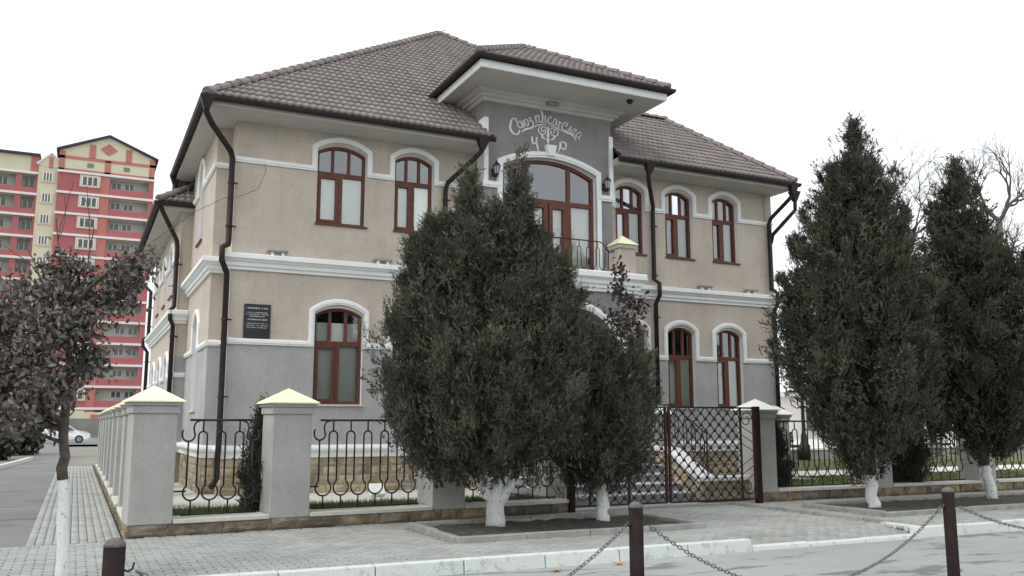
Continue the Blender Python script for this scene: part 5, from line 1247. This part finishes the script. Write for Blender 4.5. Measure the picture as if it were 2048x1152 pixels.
# young purple-leaved tree between the gate and the porch
tr = thing('plum_sapling', (8.55, 13.1, .15), 'dark purple-leaved sapling rising behind the smaller juniper', 'tree')
rr_ = random.Random(5); S_, tips = [], []
MB().tube([(8.55, 13.1, .15), (8.53, 13.1, 1.5), (8.48, 13.15, 3.0), (8.44, 13.2, 3.9)], [.03, .025, .018, .006], 6).build('trunk', 'bark', tr, True)
for z, ex, L_ in [(2.5, .8, .4), (2.7, -.6, .4), (2.9, .9, .45), (3.1, -.4, .3), (3.2, .9, .42), (3.45, .3, .3), (3.7, -.3, .25), (3.9, .1, .3), (2.3, .5, .4), (2.2, -.6, .4), (3.0, .2, .4)]:
    grow(rr_, (8.49, 13.15, z), tuple(E_ * ex + F_ * rr_.uniform(-.3, .3) + np.array([0, 0, .9])), L_, .010, 1, S_, tips, .5, .7, .1, (1, 2), 3, .15)
tubes('branch', S_, 'bark', tr, 4); leaves_at(np.random.default_rng(6), tips, 9, .085, .06, 'plum', tr, .2)

def bare_tree(base, H_, seed, label, lean=(0, 0), rad=.24, fork=.45, depth=6, L0=None):
    rr_ = random.Random(seed); t = thing('bare_tree', (*base, 0), label, 'tree', 'leafless trees beyond the garden'); S_, tips = [], []
    top = (base[0] + lean[0], base[1] + lean[1], H_ * fork); path, rs = wig([(*base, 0), (base[0] + lean[0] * .5, base[1] + lean[1] * .5, H_ * fork * .5), top], [rad, rad * .8, rad * .62], 5, .06, seed)
    MB().tube(path, rs, 10).build('trunk', 'twig', t, True)
    for k in range(4):
        a = k * 1.57 + rr_.uniform(-.5, .5); grow(rr_, top, (math.cos(a) * .75, math.sin(a) * .75, .9), (L0 or H_ * .20), rad * .46, depth, S_, tips, .62, .76, .06, (2, 3), 4, .13)
    tubes('crown', S_, 'twig', t, 5)
bare_tree((41.5, 29.5), 17.0, 3, 'tall leafless tree at the right edge above the conifers', (.6, 0), .26, .70, 6, 1.35)
bare_tree((39.0, 32.5), 14.5, 8, 'leafless tree between the two tall right conifers', (-.6, 0), .20, .68, 6, 2.0)
bare_tree((47.5, 33.0), 15.5, 15, 'distant leafless tree partly hidden by the far right conifer', (0, 0), .22, .60, 6, 1.5)
bare_tree((30.5, 40.0), 9.0, 22, 'small leafless tree seen beside the right house corner', (0, 0), .16, .45, 5, 1.6)

# ================================================================== bollards and chains
BOL = [((.24, 5.55), 'dark red-brown bollard at the lower left beside the side street'), ((4.13, 6.24), 'middle dark red-brown bollard in front of the gate'), ((7.87, 6.30), 'right dark red-brown bollard with grey rounded top')]
def bollard(p, label):
    t = thing('bollard', (p[0], p[1], 0), label, 'bollard', 'dark bollards along the road'); r_ = .058
    MB().lathe((p[0], p[1], 0), [(r_ + .004, 0), (r_, .03), (r_, .93)], 20).build('post', 'bollard', t, True)
    MB().lathe((p[0], p[1], 0), [(r_ + .001, .929), (r_ - .002, .945), (r_ * .75, .964), (r_ * .35, .975), (0.0, .978)], 20).build('top', M['bollard_top'], t, True)
    return t
M['bollard_top'] = simple('worn_grey_paint', (.12, .11, .11), .7, .3, 25, .3)
for p, lb in BOL: bollard(p, lb)
bollard((11.7, 6.4), 'fourth dark red-brown bollard, where the rightmost chain ends')
def link_mesh():
    mb = MB(); pts = []
    for k in range(16):
        a = 2 * math.pi * k / 16; pts.append((.012 * math.cos(a), .0, .010 * math.sin(a) + (.013 if math.sin(a) > 0 else -.013)))
    mb.tube(pts, .0042, 6, closed=True); mb.smooth = True; return mb.mesh('link', 'chain')
LKM = link_mesh()
def chain(p0, p1, sag, label):
    t = thing('chain', (p0[0], p0[1], .2), label, 'chain', 'sagging chains between the bollards')
    P0, P1 = Vector((*p0, .80)), Vector((*p1, .80)); d = (P1 - P0).normalized(); P0 += d * .10; P1 -= d * .10
    for P_, s in ((P0, -1), (P1, 1)):
        MB().tube([tuple(P_ + d * s * .05), tuple(P_ + d * s * .02 + Vector((0, 0, -.012))), tuple(P_), tuple(P_ - d * s * .008 + Vector((0, 0, .035)))], .006, 6).build('hook', 'iron', t, True)
    # parabola walked in equal steps
    N = 400; pts = [P0.lerp(P1, k / N) - Vector((0, 0, sag * 4 * (k / N) * (1 - k / N))) for k in range(N + 1)]
    acc, step, last, i = 0, .0385, pts[0], 0; placed = []
    for k in range(1, N + 1):
        acc += (pts[k] - pts[k - 1]).length
        while acc >= step:
            acc -= step; placed.append((pts[k].copy(), (pts[k] - pts[k - 1]).normalized()))
    for q_, (p, tan) in enumerate(placed):
        o = link('link', LKM, t, tuple(p)); x_ = tan.cross(Vector((0, 0, 1))).normalized(); z_ = tan; y_ = z_.cross(x_)
        m_ = Matrix((x_, y_, z_)).transposed(); m_ = m_ @ Matrix.Rotation(R(90) * (q_ % 2) + R(20), 3, 'Z'); o.rotation_euler = m_.to_euler()
    return t
chain(BOL[0][0], BOL[1][0], .62, 'galvanised chain between the left and the middle bollard'); chain(BOL[1][0], BOL[2][0], .62, 'galvanised chain between the middle and the right bollard')
chain(BOL[2][0], (11.7, 6.4), .34, 'galvanised chain running right from the right bollard')
# fallen leaves on the road
for k, (x_, y_, lb) in enumerate([(5.72, 9.02, 'orange fallen leaf below the kerb right of the chain'), (4.84, 8.9, 'orange fallen leaf in the gutter at the bottom of the picture'), (8.82, 7.01, 'pale fallen leaf beside the right bollard')]):
    r2 = random.Random(k); pts = []
    for q_ in range(10):
        a = 2 * math.pi * q_ / 10; rr2 = .05 * (1 + .35 * math.cos(5 * a)) * r2.uniform(.8, 1.1); pts.append((x_ + rr2 * math.cos(a) * 1.2, y_ + rr2 * math.sin(a), .012 + .018 * abs(math.cos(a + k)) ))
    mb = MB().add(pts + [(x_, y_, .006)], [(i, (i + 1) % 10, 10) for i in range(10)]); o = mb.build('fallen_leaf', 'leaf'); tag(o, lb, 'leaf', 'fallen leaves on the road')

# ================================================================== red apartment block far left
AY = 138.; AB = thing('apartment_building', (0, AY, 0), 'tall red and cream apartment block with gabled attic behind the brown-leaved tree', 'building')
FL = 3.03; ZTOP = 37.2; NF = 12
def wallbox(nm, x0, x1, y0, y1, z0, z1, mat): return MB().box(x0, x1, y0, y1, z0, z1).build(nm, mat, AB)
def face_with_holes(nm, x0, x1, z0, z1, holes, y, mat, depth=1.6, back='loggia'):
    polys = [[Vector((a, b, 0)) for a, b in rect(x0, x1, z0, z1)]] + [[Vector((a, b, 0)) for a, b in rect(*h)][::-1] for h in holes]
    flat = [p for q_ in polys for p in q_]; tri = tessellate_polygon(polys)
    o = MB().add([(p.x, y, p.y) for p in flat], tri).build(nm, mat, AB)
    for h in holes:
        a, b, c, d = h; mb = MB()
        mb.add([(a, y, c), (b, y, c), (b, y, d), (a, y, d), (a, y + depth, c), (b, y + depth, c), (b, y + depth, d), (a, y + depth, d)], [(0, 1, 5, 4), (1, 2, 6, 5), (2, 3, 7, 6), (3, 0, 4, 7), (4, 5, 6, 7)])
        lg = mb.build('loggia', back, o)
        n = 3 if b - a > 4 else 1
        for k in range(n):
            w_ = (b - a) / n; xx = a + w_ * (k + .5)
            if (k + int(c)) % 3 != 1 or n == 1:
                MB().box(xx - .65, xx + .65, y + depth - .06, y + depth - .01, c + .55, d - .35).build('pane', 'farpane', lg)
                for s in (-.65, 0, .65): MB().box(xx + s - .06, xx + s + .06, y + depth - .11, y + depth - .062, c + .5, d - .3).build('window_frame', 'aptwhite', lg)
    return o
def far_window(x0, x1, z0, z1, y, surround=None):
    o = MB().box(x0, x1, y - .12, y - .03, z0, z1).build('window', surround or 'cream', AB)
    MB().box(x0 + .35, x1 - .35, y - .16, y - .122, z0 + .3, z1 - .3).build('pane', 'farpane', o)
    w = x1 - x0 - .7
    for f in (0, .33, .67, 1): MB().box(x0 + .35 + w * f - .07, x0 + .35 + w * f + .07, y - .22, y - .161, z0 + .25, z1 - .25).build('window_frame', 'aptwhite', o)
# right red section
x0, x1 = -4.55, 8.10
hol = []
for f in range(NF): zt = ZTOP - .45 - f * FL; hol.append((2.25, 7.45, zt - 1.65, zt))
face_with_holes('wall', x0, x1, 0, ZTOP, hol, AY, 'redbrick', 1.7, 'loggia_wall')
MB().add([(x0, AY, 0), (x0, AY + 14, 0), (x0, AY + 14, ZTOP), (x0, AY, ZTOP), (x1, AY, 0), (x1, AY + 14, 0), (x1, AY + 14, ZTOP), (x1, AY, ZTOP)], [(0, 1, 2, 3), (4, 7, 6, 5), (1, 5, 6, 2)]).build('wall', 'salmon', AB)
for f in range(NF):
    z = ZTOP - f * FL; wallbox('floor_band', x0 - .1, x1 + .1, AY - .22, AY + .02, z - .32, z, 'aptwhite')
    far_window(-1.75, .95, z - 2.15, z - .42, AY)
    wallbox('brick_panel', 1.0, 2.15, AY - .05, AY - .01, z - FL + .05, z - .37, 'salmon')
# gabled cream attic with red lattice
gz0, ge = ZTOP, 40.05; gp = 42.75; xm = 1.78
MB().add([(x0, AY - .02, gz0), (x1, AY - .02, gz0), (x1, AY - .02, ge), (xm, AY - .02, gp), (x0, AY - .02, ge)], [(0, 1, 2, 3, 4)]).build('gable', 'cream', AB)
for (a, b, c, d) in ((x0, x0 + .75, gz0, ge), (x1 - .75, x1, gz0, ge), (x0, x1, gz0 + 1.75, gz0 + 2.15), (x0, x1, gz0, gz0 + .3), (xm - .4, xm + .4, gz0, gz0 + 2.0), (xm - 2.5, xm - 1.7, gz0 + 2.1, ge + 1.3), (xm + 2.3, xm + 3.1, gz0 + 2.1, ge + 1.15)):
    wallbox('red_strip', a, b, AY - .10, AY - .03, c, d, 'salmon')
MB().add([(xm - 1.15, AY - .10, gz0 + 3.65), (xm, AY - .10, gz0 + 2.75), (xm + 1.15, AY - .10, gz0 + 3.65), (xm, AY - .10, gz0 + 4.55)], [(0, 1, 2, 3)]).build('red_diamond', 'salmon', AB)
for a in (-.9, 3.9): wallbox('attic_vent', a, a + .8, AY - .10, AY - .03, gz0 + .75, gz0 + 1.35, 'loggia')
MB().add([(x0 - .4, AY - .5, ge - .05), (xm, AY - .5, gp + .0), (xm, AY + 14, gp), (x0 - .4, AY + 14, ge - .05), (x1 + .4, AY - .5, ge - .05), (x1 + .4, AY + 14, ge - .05),
          (x0 - .4, AY - .5, ge + .2), (xm, AY - .5, gp + .28), (xm, AY + 14, gp + .28), (x0 - .4, AY + 14, ge + .2), (x1 + .4, AY - .5, ge + .2), (x1 + .4, AY + 14, ge + .2)],
         [(0, 1, 7, 6), (1, 4, 10, 7), (6, 7, 8, 9), (7, 10, 11, 8), (0, 3, 2, 1), (1, 2, 5, 4)]).build('roof', 'aptroof', AB)
# cream stair bay and left red section
wallbox('stair_bay', -7.0, -4.56, AY + .3, AY + 12, 0, 37.6, 'cream')
for f in range(NF):
    z = ZTOP - f * FL; far_window(-6.7, -4.9, z - 2.0, z - .35, AY + .3, 'cream')
MB().add([(-7.2, AY + .2, 37.6), (-4.3, AY + .2, 37.6), (-4.3, AY + .2, 38.2), (-5.5, AY + .2, 39.4), (-7.2, AY + .2, 37.8)], [(0, 1, 2, 3, 4)]).build('gable', 'cream', AB)
MB().box(-5.75, -5.25, AY + .1, AY + .19, 37.4, 38.9).build('red_strip', 'salmon', AB)
MB().tube([(-7.3, AY + .15, 37.75), (-5.5, AY + .15, 39.5), (-4.2, AY + .15, 38.25)], .15, 4).build('roof_edge', 'aptwhite', AB)
hol = []
for f in range(NF):
    zt = 36.2 - f * FL; hol += [(-13.2, -9.7, zt - 1.9, zt), (-9.0, -7.3, zt - 1.9, zt), (-18, -14.2, zt - 1.9, zt)]
face_with_holes('wall', -24, -7.02, 0, 36.6, hol, AY + .6, 'redbrick', 1.7, 'loggia_wall')
for f in range(NF): z = 36.6 - f * FL; wallbox('floor_band', -24, -7.02, AY + .40, AY + .62, z - .32, z, 'aptwhite')
MB().add([(-24, AY + .6, 36.6), (-7.02, AY + .6, 36.6), (-7.02, AY + .6, 38.9), (-24, AY + .6, 38.9)], [(0, 1, 2, 3)]).build('attic_wall', 'cream', AB)
wallbox('red_strip', -8.0, -7.03, AY + .5, AY + .59, 36.6, 38.9, 'salmon'); wallbox('roof', -24.3, -6.9, AY + .1, AY + 14, 38.9, 39.2, 'aptroof')
wallbox('ground_floor', -24, 9, AY - .4, AY - .05, 0, 3.2, 'cream'); wallbox('shop_door', 1.8, 3.6, AY - .5, AY - .41, 0, 2.9, 'salmon')
# the wide low wall and the parked car before it
o = MB().box(-14, 4.2, 112, 112.4, 0, 2.2).build('yard_wall', 'ground'); tag(o, 'low grey yard wall below the apartment block', 'wall')
CARX, CARY = -1.0, 80.
car = thing('parked_car', (CARX, CARY, .1), 'silver white sedan parked across the end of the side street', 'car')
prof = [(-2.15, .38), (-2.12, .78), (-1.95, .90), (-1.35, .95), (-.75, 1.36), (-.2, 1.44), (.5, 1.42), (1.15, 1.0), (1.75, .90), (2.10, .74), (2.16, .40), (1.9, .26), (-1.95, .26)]
mb = MB(); n = len(prof)
for y_, k_, dz in ((-.86, 1, 0), (-.80, .985, .0), (.80, .985, .0), (.86, 1, 0)):
    inn = abs(y_) < .85
    for px_, pz_ in prof: mb.v.append((CARX + px_ * k_, CARY + (y_ if pz_ < 1.0 else y_ * .82), .1 + pz_))
for a in (0, 1, 2): 
    for i in range(n): j = (i + 1) % n; mb.f.append((a * n + i, a * n + j, a * n + n + j, a * n + n + i))
mb.f.append(tuple(range(n))[::-1]); mb.f.append(tuple(range(3 * n, 4 * n))); body = mb.build('body', 'carpaint', car); bevel(body, .04, 2)
for pts in ([(-1.22, .98), (-.72, 1.32), (-.25, 1.37), (-.25, .98)], [(-.17, .98), (-.17, 1.37), (.45, 1.35), (1.0, .99)]):
    MB().add([(CARX + a, CARY - .80 + (0 if b < 1 else .09) - .035, .1 + b) for a, b in pts], [(0, 1, 2, 3)]).build('side_window', 'farpane', car)
for wx in (-1.32, 1.32):
    w_ = MB().tube([(CARX + wx, CARY - .87, .41), (CARX + wx, CARY - .66, .41)], .31, 18).build('wheel', 'tyre', car); MB().tube([(CARX + wx, CARY - .885, .41), (CARX + wx, CARY - .86, .41)], .19, 14).build('rim', 'chrome', w_)
    MB().tube([(CARX + wx, CARY + .66, .41), (CARX + wx, CARY + .87, .41)], .31, 18).build('wheel', 'tyre', car)
MB().box(CARX + 2.02, CARX + 2.13, CARY - .75, CARY - .45, .72, .86).build('headlight', 'chrome', car); MB().box(CARX - 2.14, CARX - 2.05, CARY - .75, CARY - .5, .72, .9).build('tail_light', 'redroof', car)
# far kerb, brown board fence and hedge on the other side of the side street
ok = thing('far_kerb', (-3, 30, .1), 'pale worn kerb on the far side of the side street', 'kerb'); pts = [(-3.05, 13), (-2.95, 20), (-2.6, 28), (-2.1, 35), (-1.7, 40), (-1.5, 43)]
for a, b in zip(pts[:-1], pts[1:]):
    L = math.hypot(b[0] - a[0], b[1] - a[1]); m_ = int(L / 1.75)
    for k in range(m_):
        p = (a[0] + (b[0] - a[0]) * k / m_, a[1] + (b[1] - a[1]) * k / m_); q_ = (a[0] + (b[0] - a[0]) * (k + 1) / m_, a[1] + (b[1] - a[1]) * (k + 1) / m_ - .02)
        MB().add([(p[0] - .18, p[1], .09), (p[0], p[1], .09), (q_[0], q_[1], .09), (q_[0] - .18, q_[1], .09), (p[0] - .18, p[1], .24), (p[0], p[1], .24), (q_[0], q_[1], .24), (q_[0] - .18, q_[1], .24)], [(4, 5, 6, 7), (0, 1, 5, 4), (1, 2, 6, 5), (2, 3, 7, 6), (3, 0, 4, 7)]).build('kerb_stone', 'coping', ok)
bf = thing('board_fence', (-6, 45, .1), 'dark brown board fence behind the trunk of the brown-leaved tree', 'fence')
for k in range(9): MB().box(-12, -2.75, 45 + .004 * k, 45.05 + .004 * k, .25 + k * .2, .43 + k * .2).build('board', 'fence_brown', bf)
for k in range(6): MB().box(-12 + k * 1.84, -11.88 + k * 1.84, 45.07, 45.19, .1, 2.1).build('post', 'fence_brown', bf)
def bush(name, c, rx, ry, h, label, seed, n=500, cat='bush', z0=.1):
    rg = np.random.default_rng(seed); t = thing(name, (c[0], c[1], z0), label, cat, 'dark bushes across the side street')
    a = rg.uniform(0, 6.28, n); z = rg.uniform(0, 1, n); k = np.sqrt(np.clip(1 - (z - .35) ** 2 / .45, .05, 1)) * rg.uniform(.6, 1.05, n)
    C_ = np.stack([c[0] + rx * k * np.cos(a), c[1] + ry * k * np.sin(a), z0 + .1 + z * h], 1); D_ = unit(rg.normal(0, .6, (n, 3)) + np.array([0, 0, .6]))
    V = sprays_of(rg, C_, D_, rg.uniform(.12, .3, n), 8, 4, .14, .04); set_tone(npmesh('foliage', V, np.arange(len(V)).reshape(-1, 4), 'hedge', t))
    MB().tube([(c[0], c[1], z0), (c[0], c[1], z0 + h * .6)], .06, 6).build('stem', 'bark', t)
bush('bush', (-3.4, 43.2), 1.0, .8, 1.7, 'dark bush in front of the brown board fence', 51); bush('bush', (-5.6, 42.5), 1.2, .8, 1.2, 'low dark bush at the left edge by the far kerb', 52)
bush('bush', (-2.6, 50), 1.1, 1.0, 3.6, 'tall dark bush behind the end of the brown board fence', 53, 700); bush('bush', (-6.3, 52), 2.2, 1.2, 5.6, 'large dark bush rising behind the board fence', 54, 1100)

# ================================================================== garden and plaza on the right
lw = thing('garden_wall', (34, 26.0, .27), 'low grey garden wall with white coping beyond the right lawn', 'wall')
MB().box(17.5, 60, 26.0, 26.3, .2, .62).build('wall', 'bedkerb', lw)
for k in range(21): bevel(MB().box(17.5 + k * 2.02, 19.5 + k * 2.02, 25.94, 26.36, .62, .70).build('coping', 'white', lw), .01)
for k, (x_, y_, lb) in enumerate([(25.6, 28.2, 'dark park bench behind the white garden coping nearest the house'), (34.5, 28.2, 'dark park bench seen between the right conifer trunks'), (43.0, 28.2, 'dark park bench at the far right behind the fence')]):
    t = thing('park_bench', (x_, y_, .29), lb, 'bench', 'dark benches on the plaza')
    for q_ in range(3): MB().box(x_ - 1.0, x_ + 1.0, y_ - .25 + q_ * .15, y_ - .13 + q_ * .15, .72, .76).build('seat_slat', 'bench', t)
    for q_ in range(3): MB().box(x_ - 1.0, x_ + 1.0, y_ + .24 + q_ * .03, y_ + .27 + q_ * .03, .86 + q_ * .15, .98 + q_ * .15).build('back_slat', 'bench', t)
    for s in (-.8, .8): MB().box(x_ + s - .04, x_ + s + .04, y_ - .22, y_ + .24, .29, .72).build('leg', 'iron', t); MB().box(x_ + s - .04, x_ + s + .04, y_ + .20, y_ + .26, .72, 1.25).build('back_post', 'iron', t)
def lamp_post(x_, y_, label):
    t = thing('lamp_post', (x_, y_, .29), label, 'lamp post', 'ornate lamp posts on the plaza')
    MB().lathe((x_, y_, .29), [(.22, 0), (.22, .5), (.14, .62), (.11, .9), (.075, 1.0), (.06, 2.2), (.08, 2.25), (.05, 2.3), (.045, 2.75), (0, 2.8)], 12).build('post', 'iron', t, True)
    for k in range(4):
        a = k * math.pi / 2 + .4; dx, dy = math.cos(a), math.sin(a)
        MB().tube([(x_, y_, 2.3), (x_ + dx * .22, y_ + dy * .22, 2.18), (x_ + dx * .42, y_ + dy * .42, 2.3), (x_ + dx * .46, y_ + dy * .46, 2.5)], .022, 6).build('arm', 'iron', t, True)
        MB().lathe((x_ + dx * .46, y_ + dy * .46, 2.5), [(.04, 0), (.10, .04), (.14, .16), (.12, .26), (0, .28)], 10).build('globe', 'pale', t, True)
        MB().lathe((x_ + dx * .46, y_ + dy * .46, 2.78), [(.17, 0), (.12, .05), (.03, .09), (0, .12)], 10).build('hood', 'iron', t, True)
lamp_post(24.45, 25.6, 'ornate dark lamp post with pale globes left of the tall conical conifer'); lamp_post(33.8, 27.6, 'ornate dark lamp post seen between the right conifers')
ph = thing('pavilion', (60, 62, 0), 'long pale pavilion with red roof edge far behind the garden', 'building')
MB().box(42, 110, 62, 70, 0, 4.0).build('wall', 'pale', ph)
for k in range(12): MB().box(44 + k * 5.2, 46.6 + k * 5.2, 61.9, 61.99, 1.0, 3.0).build('window', 'farpane', ph)
MB().add([(59.6, 58, 2.2), (62.4, 58, 2.2), (61.0, 58, 3.9), (59.6, 61, 2.2), (62.4, 61, 2.2), (61.0, 61, 3.9)], [(0, 1, 2), (3, 5, 4), (0, 2, 5, 3), (1, 4, 5, 2)]).build('roof', 'redroof', ph)
MB().box(41.5, 110.5, 61.5, 70.5, 4.0, 4.4).build('roof_edge', 'aptwhite', ph)
